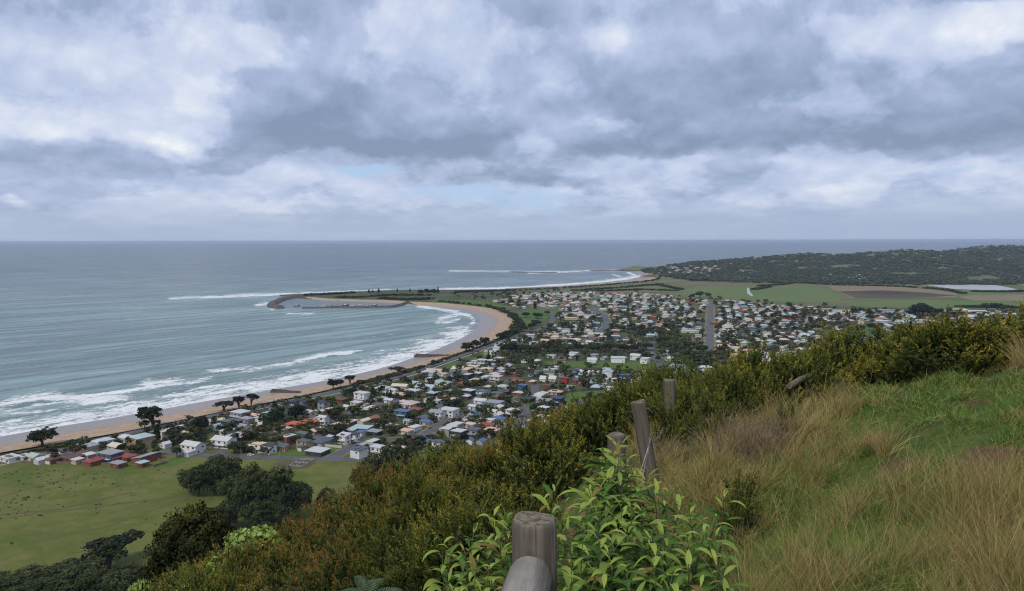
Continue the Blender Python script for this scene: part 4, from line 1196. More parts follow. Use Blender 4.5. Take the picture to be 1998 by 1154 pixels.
# the settlement on the point beyond the second beach, and farmhouses under the wooded ridge
FAR_SPOTS = []
qf = random.Random(77)
for px0, px1, py0, py1, n in ((1285, 1400, 521, 534, 120), (1350, 1470, 512, 530, 60), (1400, 1480, 531, 548, 26), (1600, 1760, 538, 548, 40), (1790, 1900, 546, 553, 8), (1960, 2010, 540, 546, 9), (1330, 1400, 534, 548, 22), (1780, 1840, 500, 506, 4), (1640, 1660, 508, 512, 4)):
    for _ in range(n):
        g = hit(qf.uniform(px0, px1), qf.uniform(py0, py1), 1500)
        if g is None: continue
        add_far(g[0], g[1], qf.uniform(10, 20), qf.uniform(8, 11), qf.uniform(3, 6), qf.choice(['white', 'white', 'pale grey', 'cream', 'grey', 'peach']), qf.choice(['white', 'cream', 'grey', 'tan']), qf.uniform(0, 3), g[2])
        FAR_SPOTS.append((g[0], g[1]))
# sheds of the works east of the town
for px, py, w in ((1760, 628, 50), (1800, 632, 70), (1870, 606, 60), (1905, 609, 70), (1850, 612, 40), (1775, 618, 36), (1730, 636, 30), (1890, 618, 40), (1930, 616, 40)):
    x, y = G(px, py, PLAIN + 4); add_far(x, y, w * .62, 18, 4.5, qf.choice(['pale grey', 'white', 'pale grey']), 'grey', -R(8))
# school hall and supermarket roofs low in the middle of the town
for px, py, w in ((1500, 612, 40), (1420, 636, 30), (1260, 600, 34), (1320, 600, 30), (1570, 655, 34), (1530, 680, 30), (1480, 690, 50), (1500, 700, 40)):
    x, y = G(px, py, PLAIN + 3); add_far(x, y, w * .6, 15, 3.6, qf.choice(['white', 'pale grey', 'pale pink']), 'white', -R(15))
me = np_mesh('distant_houses', np.array(FARV), np.array(FARF), attrs=None, mats=[M_roof[k] for k in RK] + [M_wall[k] for k in WK], mi=FARM)
tag(link_mesh('distant_houses', me), kind='stuff')

# trees between them
TC = []
while len(TC) < 10500:
    px, py = rng.uniform(-5, 2120), rng.uniform(566, 905)
    if rng.random() > (620 / py) ** 3.0: continue
    TC.append(G(px, py, PLAIN))
TC = np.array(TC)
# and rows along the fences and streets, denser with distance
tpx, tpy = PX(TC[:, 0], TC[:, 1], np.full(len(TC), PLAIN))
ok = in_poly(tpx, tpy, TOWN) & (tpy < np.interp(tpx, BROWX, BROWY) + 45)
for q in LAWNS: ok &= ~in_poly(tpx, tpy, q)
for ln, w in ROADS:
    d, _ = poly_dist(TC[:, 0], TC[:, 1], ln); ok &= d > w / 2 + 3.0
HA = np.concatenate([OA, np.array(FILL)])
TC = TC[ok]
rad = rng.uniform(1.7, 4.6, len(TC)) * np.interp(TC[:, 1], [500, 800, 1300], [.9, 1.15, 1.6])
d = np.array([np.min(np.hypot(HA[:, 0] - x, HA[:, 1] - y) - HA[:, 2] * np.where(HA[:, 1] < 1000, .72, .85)) for x, y in TC])
kp = d > rad * .05
TC, rad = TC[kp], rad[kp]
hpx, hpy = PX(TC[:, 0], TC[:, 1], np.full(len(TC), PLAIN)); hid = (hpy > np.interp(hpx, BROWX, BROWY) + 4) | (hpx > 2000)
order = np.argsort(TC[:, 1] + hid * 1e5); TC, rad = TC[order], rad[order]
FV, FF, FT, fm = [], [], [], []
nb = 0
KEYS = ['dome0', 'dome1', 'dome3', 'dome2', 'gum0', 'gum1', 'gum2', 'bush0', 'bush1', 'gum0', 'dome0']
n_ind = 0
n_room = 300 - len(TREES)


def lite(key, m, sd):
    V, F, Tt = TREE[key][2:5]; rg = np.random.default_rng(sd)
    s = rg.choice(len(F), min(m, len(F)), replace=False)
    q = V[F[s]]; c = q.mean(1, keepdims=True)
    return (c + (q - c) * sqrt(len(F) / max(m, 1)) * .62).reshape(-1, 3), np.repeat(Tt[F[s][:, 0]], 4)


LITE = {k: lite(k, 90, 5) for k in KEYS}


def add_far_tree(x, y, z, w, h, key, q):
    V, Tt = LITE[key]; a = q.uniform(0, 6.28); c, s = cos(a), sin(a)
    s1 = w / (V[:, 0].max() - V[:, 0].min()); s2 = h / V[:, 2].max()
    FV.append(np.c_[(V[:, 0] * c - V[:, 1] * s) * s1 + x, (V[:, 0] * s + V[:, 1] * c) * s1 + y, V[:, 2] * s2 + z]); FT.append(Tt)
    fm.append(np.full(len(V) // 4, 0 if key in ('dome0', 'dome2', 'gum1', 'bush0') else 1 if key in ('dome1', 'dome3') else 2 if key in ('gum0', 'bush1') else 3))


for (x, y), r in zip(TC, rad):
    q = random.Random(int(x * 31 + y * 17))
    key = q.choice(KEYS); h = r * q.uniform(1.5, 2.3) if not key.startswith('bush') else r * q.uniform(.9, 1.3)
    if n_ind < n_room: tree(key, float(x), float(y), PLAIN, 2 * r, h); n_ind += 1
    else: add_far_tree(x, y, PLAIN, 2 * r, h, key, q)
print('trees', len(TREES), 'far trees', len(FV))


def flush_far(name):
    V = np.concatenate(FV); F = np.arange(len(V)).reshape(-1, 4)
    me = np_mesh(name, V, F, mats=[M_leaf['dark'], M_leaf['cypress'], M_leaf['olive'], M_leaf['brown'], M_leaf['far']], mi=np.concatenate(fm), attrs={'tip_or_lit_top': np.concatenate(FT)})
    tag(link_mesh(name, me), kind='stuff')
    FV.clear(); FT.clear(); fm.clear()


flush_far('distant_town_trees')

# far woods: the ridge, the hedges on the flats, scrub behind the second beach
CLEAR = [[(1540, 521), (1590, 519), (1600, 523), (1550, 525)], [(1820, 520), (1880, 516), (1890, 519), (1830, 524)], [(1430, 527), (1470, 525), (1480, 529), (1440, 531)], [(1690, 522), (1740, 519), (1745, 523), (1700, 526)], [(1920, 505), (1960, 502), (1965, 505), (1925, 508)], [(1616, 516.5), (1680, 514.8), (1680, 520), (1626, 523)], [(1735, 531), (1790, 530.5), (1812, 536), (1742, 536)], [(1876, 540), (1930, 535.5), (1968, 543), (1890, 548)], [(1500, 507.5), (1570, 508), (1560, 511), (1502, 511)],
         [(1676, 498.5), (1716, 494.5), (1718, 496.5), (1682, 501)], [(1480, 550), (2100, 556), (2100, 610), (1290, 590), (1290, 552), (1400, 549)]]
wy = []
for _ in range(9500):
    px = rng.uniform(1255, 2060); py = rng.uniform(np.interp(px, [1255, 1350, 1450, 1600, 1800, 2000], [526, 511, 504, 492, 486, 477]), np.interp(px, [1255, 1350, 1480, 1700, 2060], [530, 545, 550, 556, 552]))
    if any(in_poly(np.array([px]), np.array([py]), c)[0] for c in CLEAR): continue
    if px < 1410 and 519 < py < 536 and rng.random() < .8: continue
    wy.append((px, py))
wy = np.array(wy)
rr = np.geomspace(2000, 6500, 60); A = rr[None, :]
dirs = np.array([ray(a, b) for a, b in wy]); hl = np.hypot(dirs[:, 0], dirs[:, 1])
Pm = CAMP[None, None] + dirs[:, None, :] * (A / hl[:, None])[..., None]
gz = Pm[..., 2] - np.maximum(PLAIN, hill_far(Pm[..., 0].ravel(), Pm[..., 1].ravel()).reshape(Pm.shape[:2]) + PLAIN) - 5
idx = np.argmax(gz < 0, 1); okm = gz[np.arange(len(wy)), idx] < 0
for j in np.nonzero(okm)[0]:
    q = random.Random(int(j)); f = q.random(); p = Pm[j, idx[j]] * f + Pm[j, max(idx[j] - 1, 0)] * (1 - f)
    add_far_tree(p[0], p[1], max(PLAIN, float(hill_far(p[0], p[1])) + PLAIN) - 2, q.uniform(16, 34), q.uniform(7, 14), q.choice(['dome0', 'dome2', 'gum1', 'dome0', 'gum0', 'dome1', 'gum2']), q)
LITE_SAVE = LITE
print('far wood', len(FV))
fm[:] = [np.full(len(a), 4) for a in fm]
flush_far('far_wood')
HEDGE = [[(1805, 563), (1850, 567), (1880, 574)], [(1900, 570), (1960, 571), (1998, 569)], [(1870, 617), (1900, 612)], [(1870, 600), (1998, 602)], [(1010, 568), (1100, 563), (1170, 558), (1240, 552), (1282, 547), (1290, 540)], [(1120, 568), (1200, 563), (1290, 556)],
         [(1150, 570), (1250, 566), (1320, 568)], [(1280, 556), (1330, 566)], [(1480, 559), (1530, 556), (1560, 551)], [(660, 581), (700, 581), (760, 577), (840, 577)], [(740, 583), (790, 586), (840, 584)], [(860, 589), (910, 594), (960, 600), (1000, 614), (1012, 632), (1004, 648), (985, 660)],
         [(890, 571), (1000, 568)], [(1560, 553), (1620, 556), (1680, 558), (1760, 560), (1786, 562)], [(1470, 566), (1500, 561)], [(600, 577), (650, 574.5), (690, 572)]]
for hdg in HEDGE:
    ln = smooth_line(GL(hdg, PLAIN), 60, 2)
    for x, y in ln:
        for _ in range(2 if y > 1500 else 3):
            q = random.Random(int(x * 91 + y * 7 + _)); s = q.uniform(-9, 9)
            add_far_tree(x + q.uniform(-8, 8), y + s, PLAIN - .8, q.uniform(7, 14), q.uniform(3.5, 7), q.choice(['bush0', 'bush1', 'dome1', 'bush0']), q)
flush_far('far_scrub')

# scrub along the top of the beach
DUNE = smooth_line(GL([(-60, 895), (60, 884), (110, 874), (176, 861), (276, 838), (309, 829), (402, 811), (500, 791), (560, 780), (641, 762), (700, 750), (780, 731), (850, 709), (905, 688), (960, 669), (1000, 651)], PLAIN), 260, 2)
tall = lambda px: max(np.interp(px, [-60, 20, 60, 120, 165, 176, 190, 300, 400, 640, 690, 696, 770, 826, 832, 842, 856, 880, 935, 960, 1000], [1.6, 1.8, 2, 3.2, 4.4, 2.2, .7, .9, .8, 1.2, 1.2, 4.0, 4.2, 3.2, 1, 2.5, 3, 2.6, 1.6, 2.8, 3.2]), .5)
for x, y in DUNE:
    px, _ = PX(x, y, PLAIN)
    for _ in range(3):
        q = random.Random(int(x * 13 + y * 71 + _)); t_ = float(tall(float(px))) * q.uniform(.55, 1.1)
        if t_ < 1.2 and q.random() < .45: continue
        add_far_tree(x + q.uniform(-3.2, 2.6), y + q.uniform(-3, 3), 3.4, t_ * q.uniform(1.3, 2.0) + 1.0, t_, q.choice(['bush0', 'bush1', 'bush0', 'dome1'] if t_ > 2 else ['bush1', 'gum2', 'bush0']), q)
flush_far('dune_scrub')
# rushes and thistles dotted over the paddock
for _ in range(170):
    a = rng.random()
    if a < .45: px, py = rng.normal(110, 60), rng.normal(935, 16)
    elif a < .7: px, py = rng.normal(25, 35), rng.normal(985, 14)
    elif a < .86: px = rng.uniform(20, 380); py = 1010 - (px - 20) * .13 + rng.normal(0, 3) if rng.random() < .5 else 965 - px * .17 + rng.normal(0, 3)
    else: px, py = rng.uniform(0, 360), rng.uniform(915, 1090)
    if py < 915 or px < -20 or px > 380: continue
    x, y = G(px, py, PLAIN); q = random.Random(_)
    add_far_tree(x, y, h1(x, y) - .1, q.uniform(.6, 1.7), q.uniform(.3, .9), q.choice(['bush0', 'gum2', 'dome1']), q)
flush_far('paddock_rushes')
# ------------------------------------------------------------------ the scrubby brow: low upright heath shrubs
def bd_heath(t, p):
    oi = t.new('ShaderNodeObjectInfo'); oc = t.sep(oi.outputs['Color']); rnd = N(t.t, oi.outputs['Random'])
    tip_or_lit_top, sr = t.attr('tip_or_lit_top'), t.attr('sprig')
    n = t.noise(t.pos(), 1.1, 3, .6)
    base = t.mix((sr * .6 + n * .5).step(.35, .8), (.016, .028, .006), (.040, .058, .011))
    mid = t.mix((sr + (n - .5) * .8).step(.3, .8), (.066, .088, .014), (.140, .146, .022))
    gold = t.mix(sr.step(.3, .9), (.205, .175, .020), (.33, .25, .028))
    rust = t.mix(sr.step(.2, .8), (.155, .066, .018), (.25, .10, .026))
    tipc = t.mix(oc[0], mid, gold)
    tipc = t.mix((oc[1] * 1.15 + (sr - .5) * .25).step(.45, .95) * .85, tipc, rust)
    c = t.mix(tip_or_lit_top.step(.12, .5), base, mid)
    c = t.mix((tip_or_lit_top + (n - .5) * .4).step(.45, .85), c, tipc)
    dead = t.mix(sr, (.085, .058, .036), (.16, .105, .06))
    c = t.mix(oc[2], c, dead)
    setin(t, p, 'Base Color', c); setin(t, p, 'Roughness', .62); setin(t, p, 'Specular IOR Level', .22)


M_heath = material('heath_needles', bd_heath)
M_twig = simple('grey_twig', (.21, .155, .098), (.090, .064, .042), 3.0, .9)


def heath_mesh(seed, npl=24, per=13, need=28, R0=.66, H0=.8, fill=650, L0=.25, wn=.014, nl=.050, spiky=1.0):
    """a lumpy bush of upright plumes, each a bundle of bottle-brush sprigs; about a metre high"""
    rg = np.random.default_rng(seed)
    th = rg.uniform(0, 2 * pi, npl); u = np.sqrt(rg.uniform(0, 1, npl))
    ph_ = np.c_[np.cos(th) * u * R0, np.sin(th) * u * R0, H0 * (1 - .62 * u ** 2) * rg.uniform(.68, 1.12, npl)]
    ax = unit(np.c_[np.cos(th) * u * .55, np.sin(th) * u * .55, np.ones(npl)] + rg.normal(0, .10, (npl, 3)))
    pr_ = rg.uniform(.085, .16, npl)
    k = np.repeat(np.arange(npl), per); nspr = len(k)
    o1 = unit(rg.normal(0, 1, (nspr, 3))); o1[:, 2] *= .4
    down = np.abs(rg.normal(0, 1, nspr)) ** .8 * .30
    p0 = ph_[k] + o1 * (pr_[k] * (.55 + 1.6 * down))[:, None] - ax[k] * down[:, None]
    dirn = unit(ax[k] * spiky + o1 * .55 + rg.normal(0, .12, (nspr, 3)))
    L = L0 * rg.uniform(.6, 1.25, nspr) * np.where(down > .3, .8, 1)
    sr = np.clip(np.repeat(rg.random(npl), per) * .6 + rg.random(nspr) * .4, 0, 1)
    hgt = np.clip(1.05 - down * 1.9, .12, 1)
    tt = np.sort(rg.uniform(0, 1, (nspr, need)), 1)
    e1 = unit(np.cross(dirn, rg.normal(0, 1, (nspr, 3)))); e2 = np.cross(dirn, e1)
    ph = tt * 40 + rg.uniform(0, 6, (nspr, 1))
    rad = e1[:, None] * np.cos(ph)[..., None] + e2[:, None] * np.sin(ph)[..., None]
    pos = p0[:, None] + dirn[:, None] * (tt * L[:, None])[..., None]
    nd = unit(rad * .7 + dirn[:, None] * .85 + rg.normal(0, .15, pos.shape))
    ln = nl * (1.15 - .5 * tt)[..., None] * rg.uniform(.7, 1.3, (nspr, need, 1))
    side = unit(np.cross(nd, rg.normal(0, 1, pos.shape))) * wn * .5
    tipv = pos + nd * ln
    V = np.stack([pos - side, pos + side, tipv + side * .35, tipv - side * .35], 2).reshape(-1, 3)
    tip_or_lit_top = np.repeat((np.clip(tt * .8 + .15, 0, 1) * hgt[:, None]).ravel(), 4); s_ = np.repeat(np.repeat(sr, need), 4)
    # older leaves inside
    kk = rg.integers(0, npl, fill); f = rg.uniform(.1, .86, fill)
    c = ph_[kk] * np.stack([.45 + .5 * f, .45 + .5 * f, f], 1) + rg.normal(0, .07, (fill, 3)); c[:, 2] = np.maximum(c[:, 2], 0)
    V2, F2 = leaves(c, rg.normal(0, 1, (fill, 3)), .085, rg, .45)
    Vall = np.r_[V, V2]; n1 = len(V) // 4
    F = np.r_[np.arange(4 * n1).reshape(-1, 4), F2 + 4 * n1]
    tip_or_lit_top = np.r_[tip_or_lit_top, np.zeros(len(V2))]; s_ = np.r_[s_, np.repeat(rg.random(fill), 4)]
    fm_ = np_mesh('foliage', Vall, F, M_heath, attrs={'tip_or_lit_top': tip_or_lit_top, 'sprig': s_})
    mb = MB()
    for q in ph_[:9]: mb.tube([(0, 0, -.25), (q[0] * .4, q[1] * .4, q[2] * .35), (q[0] * .95, q[1] * .95, q[2] * .9)], [.02, .014, .006], 4, False)
    return fm_, mb.mesh('stem', M_twig), float(np.percentile(Vall[:, 2], 99.5)), float(np.hypot(Vall[:, 0], Vall[:, 1]).max())


HEATH = [heath_mesh(300 + i) for i in range(7)]
HEATH_UP = [heath_mesh(320 + i, 16, 12, 30, .30, 1.05, 420, .32) for i in range(2)]
HEATH_N = [heath_mesh(340 + i, 34, 17, 34, .66, .85, 900, .22, .009, .040) for i in range(4)]
SHRUBS = []


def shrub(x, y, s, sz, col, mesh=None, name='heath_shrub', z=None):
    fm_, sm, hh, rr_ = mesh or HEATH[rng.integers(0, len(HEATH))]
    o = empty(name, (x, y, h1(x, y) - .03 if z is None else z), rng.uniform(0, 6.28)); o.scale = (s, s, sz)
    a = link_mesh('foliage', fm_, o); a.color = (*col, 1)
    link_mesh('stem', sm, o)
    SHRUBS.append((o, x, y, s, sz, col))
    return o


def put_shrub(x, y, s, col, slack=0.0, mesh=None, ratio=1.0):
    """a shrub whose top stays under the brow line of the lookout"""
    mesh = mesh or HEATH[rng.integers(0, len(HEATH))]
    z = h1(x, y) - .03
    px, _ = PX(x, y, z)
    lim = float(np.interp(px, BROWX, BROWY)) - slack
    hh = mesh[2]; sz = s * ratio
    for _ in range(14):
        if PX(x, y, z + hh * sz)[1] >= lim: break
        sz *= .93
    if sz < s * ratio * .42: return None
    return shrub(x, y, s, sz, col, mesh)


def TN(px, py, k):
    a = px / 95 + k; b = py / 60 + k * 2
    return sin(a * 1.3 + 1.7 * sin(b * .7)) * .6 + sin(b * 1.9 + a * .8 + k) * .5


def tone(px, py):
    """how golden, rusty or dead the shrubs are along the brow"""
    g = np.interp(px, [200, 700, 1000, 1200, 1500, 1700, 2000], [.40, .52, .55, .62, .58, .92, .88]) + TN(px, py, 0) * .50 + rng.normal(0, .2)
    ru = np.interp(px, [200, 560, 640, 720, 850, 950, 1050, 1180, 1290, 1400, 1600], [.38, .54, .80, .50, .32, .50, .34, .54, .46, .32, .05]) + TN(px, py, 9) * .36 + rng.normal(0, .10)
    return (float(np.clip(g, 0, 1)), float(np.clip(ru, 0, 1)), 0.0)


def fence_side(x, y):
    """+ on the scrub side of the line of posts"""
    return -(x - .15) * .955 + (y - 3.2) * .295 if y < 11 else 5.0


r = 5.2
while r < 42:
    dia = float(np.interp(r, [5, 9, 14, 22, 40], [.95, 1.15, 1.5, 2.3, 3.4]))
    for a in np.arange(-38, 50, math.degrees(dia * .78 / r)):
        aa = R(a + rng.uniform(-1, 1) * 26 / r); r2 = r + rng.uniform(-.4, .4) * dia
        x, y = r2 * sin(aa), r2 * cos(aa)
        px, py = PX(x, y, h1(x, y) + .4)
        px, py = float(px), float(py)
        if px < 200 or px > 2900 or py > 1300: continue
        r0 = float(np.interp(px, [0, 400, 700, 1000, 1200, 1300, 1500, 1998], [34, 30, 21, 15.5, 13, 12.5, 13, 14]))
        if r2 > r0 * 1.22: continue
        inner = float(np.interp(px, [900, 1000, 1050, 1110, 1180, 1240, 1300, 1360, 1420, 1540, 1700, 1900, 2110], [4.8, 5.2, 6.0, 8.0, 9.6, 11.0, 11.2, 10.6, 10.2, 11.0, 12.2, 12.6, 12.8]))
        if r2 < inner: continue
        if 330 < px < 1000 and r2 < 7.5: continue
        if rng.random() < .17: continue
        put_shrub(x, y, dia * rng.uniform(.66, 1.2) / 1.32, tone(px, py), rng.uniform(-18, 42), HEATH_N[rng.integers(0, 4)] if r2 < 10.5 and rng.random() < .85 else None, rng.uniform(.62, 1.35))
    r += dia * .70
# the crest itself: a fringe of shrubs just touching the skyline of the brow
for px in np.arange(300, 2500, 34):
    r0 = float(np.interp(px, [0, 400, 700, 1000, 1200, 1300, 1500, 1998], [34, 30, 21, 15.5, 13, 12.5, 13, 14]))
    px += rng.uniform(-14, 14)
    d = ray(px, 900); a = atan2(d[0], d[1]); rr_ = r0 * rng.uniform(.90, 1.06)
    x, y = rr_ * sin(a), rr_ * cos(a)
    s = float(np.interp(px, [300, 700, 1000, 1300, 2000], [2.1, 1.5, 1.15, 1.0, 1.1])) * rng.uniform(.7, 1.2)
    put_shrub(x, y, s, tone(px, 0), rng.uniform(-20, 30), None, 1.35)
print('heath shrubs', len(SHRUBS))


def ground_at(px, py): return hit(px, py, 1.5)


def near(px, py, dist):
    p = at(px, py, dist); return float(p[0]), float(p[1])


# single shrubs standing in the long grass
for px, d, s, col, m_ in ((1446, 5.2, .40, (.25, .0, 0), HEATH_UP[0]), (1434, 5.0, .28, (.3, .1, 0), HEATH_UP[1]), (1302, 9.1, .50, (.15, .05, 0), HEATH_UP[0]), (1372, 9.2, .62, (.1, .05, 0), HEATH_UP[1]), (1330, 9.6, .55, (.2, .1, 0), HEATH_UP[0]), (1408, 8.8, .42, (.75, .1, 0), HEATH_UP[0]), (1530, 8.4, .34, (.2, 0, 0), HEATH_UP[1])):
    x, y = near(px, 900, d); shrub(x, y, s, s * 1.25, col, m_, 'young_heath_shrub')

# pale feathery wattles on the slope
WV, WF, WT = crown([(0, 0, .55, .5, .5, .45), (.25, .1, .75, .35, .35, .3), (-.3, -.1, .6, .35, .35, .3)], 2600, .085, 400, lump=.42, k=34)
wm_ = np_mesh('foliage', WV, WF, M_leaf['wattle'], attrs={'tip_or_lit_top': WT})
wst = MB().tube([(0, 0, -.3), (.02, .02, .6)], [.03, .012], 5, False).tube([(0, 0, .1), (.25, .1, .7)], [.02, .008], 5, False).tube([(0, 0, .1), (-.28, -.1, .6)], [.02, .008], 5, False).mesh('stem', M_twig)
WATTLES = []
for px, pyt, d, w in ((497, 1034, 25, 1.75), (466, 1062, 24.4, 1.1), (440, 1082, 24, 1.15), (520, 1058, 25.5, 1.0), (268, 1135, 27, .7), (368, 1141, 23, .9), (640, 1133, 13, .6)):
    p = at(px, pyt, d); z = h1(p[0], p[1]); hgt = p[2] - z
    o = empty('wattle_shrub', (p[0], p[1], z if hgt > .3 else p[2] - w * .8), rng.uniform(0, 6)); o.scale = (w, w, max(hgt, w * .8) / 1.05)
    link_mesh('foliage', wm_, o); link_mesh('stem', wst, o); WATTLES.append(o)

# ------------------------------------------------------------------ fence posts
def bd_post(t, p):
    co = t.coord('Object')
    g = t.noise(co, 9.0, 5, .65, .3, (1, 1, .07)); b = t.noise(co, 2.2, 4, .6); crack = t.noise(co, 16.0, 3, .6, 1.0, (1, 1, .035))
    c = t.mix(g.step(.3, .7), (.075, .062, .050), (.175, .150, .122))
    c = t.mix(b.step(.5, .75) * .5, c, (.110, .085, .060))
    c = t.mix(t.noise(co, 5, 3, .6).step(.6, .78) * .4, c, (.20, .195, .18))
    c = t.mix(crack.step(.66, .72), c, (.018, .015, .012))
    nx, ny, nz = t.sep(t.new('ShaderNodeTexCoord').outputs['Normal'])
    rings = t.noise(co, 30, 4, .7)
    c = t.mix(nz.step(.75, .95), c, t.mix(rings.step(.35, .65), (.070, .058, .045), (.22, .185, .135)))
    setin(t, p, 'Base Color', c); setin(t, p, 'Roughness', .92); setin(t, p, 'Specular IOR Level', .12)
    t.link(t.bump(g + crack.step(.62, .72) * -1.2, .8, .012), p.inputs['Normal'])


M_post = material('weathered_timber', bd_post)
M_wire = simple('galvanised_wire', (.34, .33, .31), (.16, .11, .08), 6.0, .5, spec=.5, metal=.6)


def round_post(rad, h, seed, below=.5, n=28):
    """a round post with a worn rim, slightly out of true"""
    rg = random.Random(seed); mb = MB()
    zs = [-below, 0, h * .25, h * .5, h * .75, h - .035, h - .012, h]
    rs = [rad * 1.04, rad * 1.02, rad, rad * .99, rad * .985, rad * .98, rad * .955, rad * .90]
    th = [rg.uniform(-.025, .025) for _ in range(n)]
    b = 0
    for z, r_ in zip(zs, rs):
        for k in range(n):
            a = 2 * pi * k / n; q = r_ * (1 + th[k] + .008 * sin(z * 9 + k))
            mb.v.append((q * cos(a), q * sin(a), z + (.006 * sin(a * 2 + seed) if z == h else 0)))
    for i in range(len(zs) - 1):
        for k in range(n): mb.f.append((i * n + k, i * n + (k + 1) % n, (i + 1) * n + (k + 1) % n, (i + 1) * n + k))
    e = (len(zs) - 1) * n; mb.v.append((0, 0, h - .004)); c = len(mb.v) - 1
    for k in range(n): mb.f.append((e + k, e + (k + 1) % n, c))
    return mb


def post_from(px_t, py_t, dist, wpx, name='post', parent=None, lean_px=0.0, seed=1, base_py=None):
    """a post whose top shows at a photo point; it leans so that its foot is LEAN_PX further along"""
    top = at(px_t, py_t, dist); D = sqrt(dist ** 2 + (HZ - top[2]) ** 2); rad = wpx / 2 / FPX * D
    gz = h1(top[0], top[1]); h = top[2] - gz
    o = round_post(rad, h, seed).build(name, M_post, parent, smooth=True)
    lx = lean_px / FPX * dist
    o.location = (top[0] + lx, top[1], gz); o.rotation_euler = (0, -math.atan2(lx, h), 0)
    return o, top, rad, gz


barrier = empty('timber_barrier', (0.1, 3.4, h1(.1, 3.4)))
tag(barrier, 'grey round timber barrier post with a thick rail running down from it beside leafy bush', 'barrier')
P1 = post_from(1043, 1012, 3.25, 86, seed=3)
for oo in (P1[0],): oo.parent = barrier; oo.location = Vector(oo.location) - barrier.location
top1, rad1, gz1 = P1[1], P1[2], P1[3]
e0 = np.array([*at(1035, 1124, 3.12)]); e1 = np.array([*at(975, 1330, 2.25)])
dr = e1 - e0
M_rail = simple('worn_rail_timber', (.30, .275, .245), (.17, .155, .14), 6.0, .9, (.5, .5, .5), bump=.4, detail=8)
def bd_rail(t, p):
    co = t.coord('Object')
    g = t.noise(co, 11.0, 6, .68, .4, (1, 1, .06)); b = t.noise(co, 3.0, 5, .65); fleck = t.noise(co, 60.0, 3, .7, 0, (1, 1, .25))
    c = t.mix(g.step(.3, .7), (.125, .110, .092), (.285, .260, .225)); c = t.mix(b.step(.48, .72) * .6, c, (.130, .112, .092)); c = t.mix(fleck.step(.62, .75) * .5, c, (.40, .385, .35))
    setin(t, p, 'Base Color', c); setin(t, p, 'Roughness', .92); setin(t, p, 'Specular IOR Level', .1)
    t.link(t.bump(g + fleck * .3, .9, .012), p.inputs['Normal'])


M_rail = material('worn_rail_timber', bd_rail)
Lr = float(np.linalg.norm(dr)) * 1.4
ro = round_post(rad1 * .93, Lr, 17, .1).build('rail', M_rail, smooth=True)
ro.parent = barrier; ro.rotation_mode = 'QUATERNION'; ro.rotation_quaternion = Vector(e0 - e1).to_track_quat('Z', 'Y')
ro.location = Vector(e0 - unit(e0 - e1) * Lr) - barrier.location + Vector((0, 0, 0))

fence = empty('wire_fence', (1.2, 8.3, h1(1.2, 8.3)))
tag(fence, 'old wire fence of leaning round grey posts along the edge of the scrub', 'fence')
posts = []
for a in ((1202, 848, 6.1, 34, 8, 5), (1244, 780, 6.9, 28, 38, 7), (1306, 741, 9.6, 23, 5, 9)):
    o, tp, rd, gz = post_from(a[0], a[1], a[2], a[3], lean_px=a[4], seed=a[5]); o.parent = fence; o.location = Vector(o.location) - fence.location
    posts.append((tp, rd, gz, a[4] / FPX * a[2]))


def wire(f, pts, rad=.0035):
    p = smooth_line(pts, 40, 2); mb = MB(); mb.tube([tuple(q) for q in p], rad, 5, False)
    for k in range(3, 38, 4):     # barbs
        q = p[k]; mb.tube([q + np.array([-.012, .004, .014]), q + np.array([.012, -.004, -.014])], rad * .8, 4, False)
    o = mb.build('wire', M_wire, f); o.location = -f.location


def on_post(i, f, s=1):
    tp, rd, gz, lx = posts[i]; h = tp[2] - gz
    return np.array([tp[0] + lx * (1 - f) + s * rd * .9, tp[1] - rd * .6, gz + h * f])


A_, B_ = on_post(1, .62), on_post(2, .40, -1)
wire(fence, [A_, (A_ + B_) / 2 + np.array([0, 0, -.07]), B_]); A_, B_ = on_post(1, .40), on_post(2, .12, -1)
wire(fence, [A_, (A_ + B_) / 2 + np.array([0, 0, -.05]), B_]); A_, B_ = on_post(0, .35), on_post(1, .70)
wire(fence, [A_, A_ * .6 + B_ * .4 + np.array([0.02, 0, -.14]), A_ * .3 + B_ * .7 + np.array([.03, -.02, .02]), B_]); A_, B_ = on_post(1, .66), on_post(1, .10)
wire(fence, [A_, (A_ * .5 + B_ * .5) + np.array([-.16, -.1, 0]), B_ + np.array([-.02, -.1, 0])])
lg = empty('fallen_rail', (0, 0, 0)); a0, a1 = at(1540, 751, 11.0), at(1580, 732, 12.0)
lg.location = a0; tag(lg, 'pale weathered timber rail lying half hidden in the dark scrub', 'rail')
MB().tube([(0, 0, -.02), tuple((a1 - a0) * .5), tuple(a1 - a0)], [.04, .042, .036], 12).build('timber', M_post, lg, smooth=True)

# ------------------------------------------------------------------ broad-leaved bushes round the barrier
def bd_broad(t, p):
    n = t.noise(t.pos(), 9.0, 3, .6); r_ = t.attr('sprig'); tip_or_lit_top = t.attr('tip_or_lit_top'); mid = t.attr('rib')
    c = t.mix((r_ * .8 + n * .3).step(.25, .85), (.044, .112, .012), (.150, .250, .034))
    c = t.mix((tip_or_lit_top + (r_ - .5) * .5).step(.62, 1.0), c, (.30, .38, .065))
    c = t.mix(r_.step(.93, .96) * .8, c, (.20, .085, .028))
    c = t.mix(mid.step(.80, .98) * .5, c, (.22, .28, .11))
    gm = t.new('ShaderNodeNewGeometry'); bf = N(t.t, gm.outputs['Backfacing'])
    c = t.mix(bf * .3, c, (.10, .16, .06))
    setin(t, p, 'Base Color', c); setin(t, p, 'Roughness', .55); setin(t, p, 'Specular IOR Level', .22)
    p.inputs['Subsurface Weight'].default_value = 0.0


M_broad = material('broad_leaves', bd_broad)


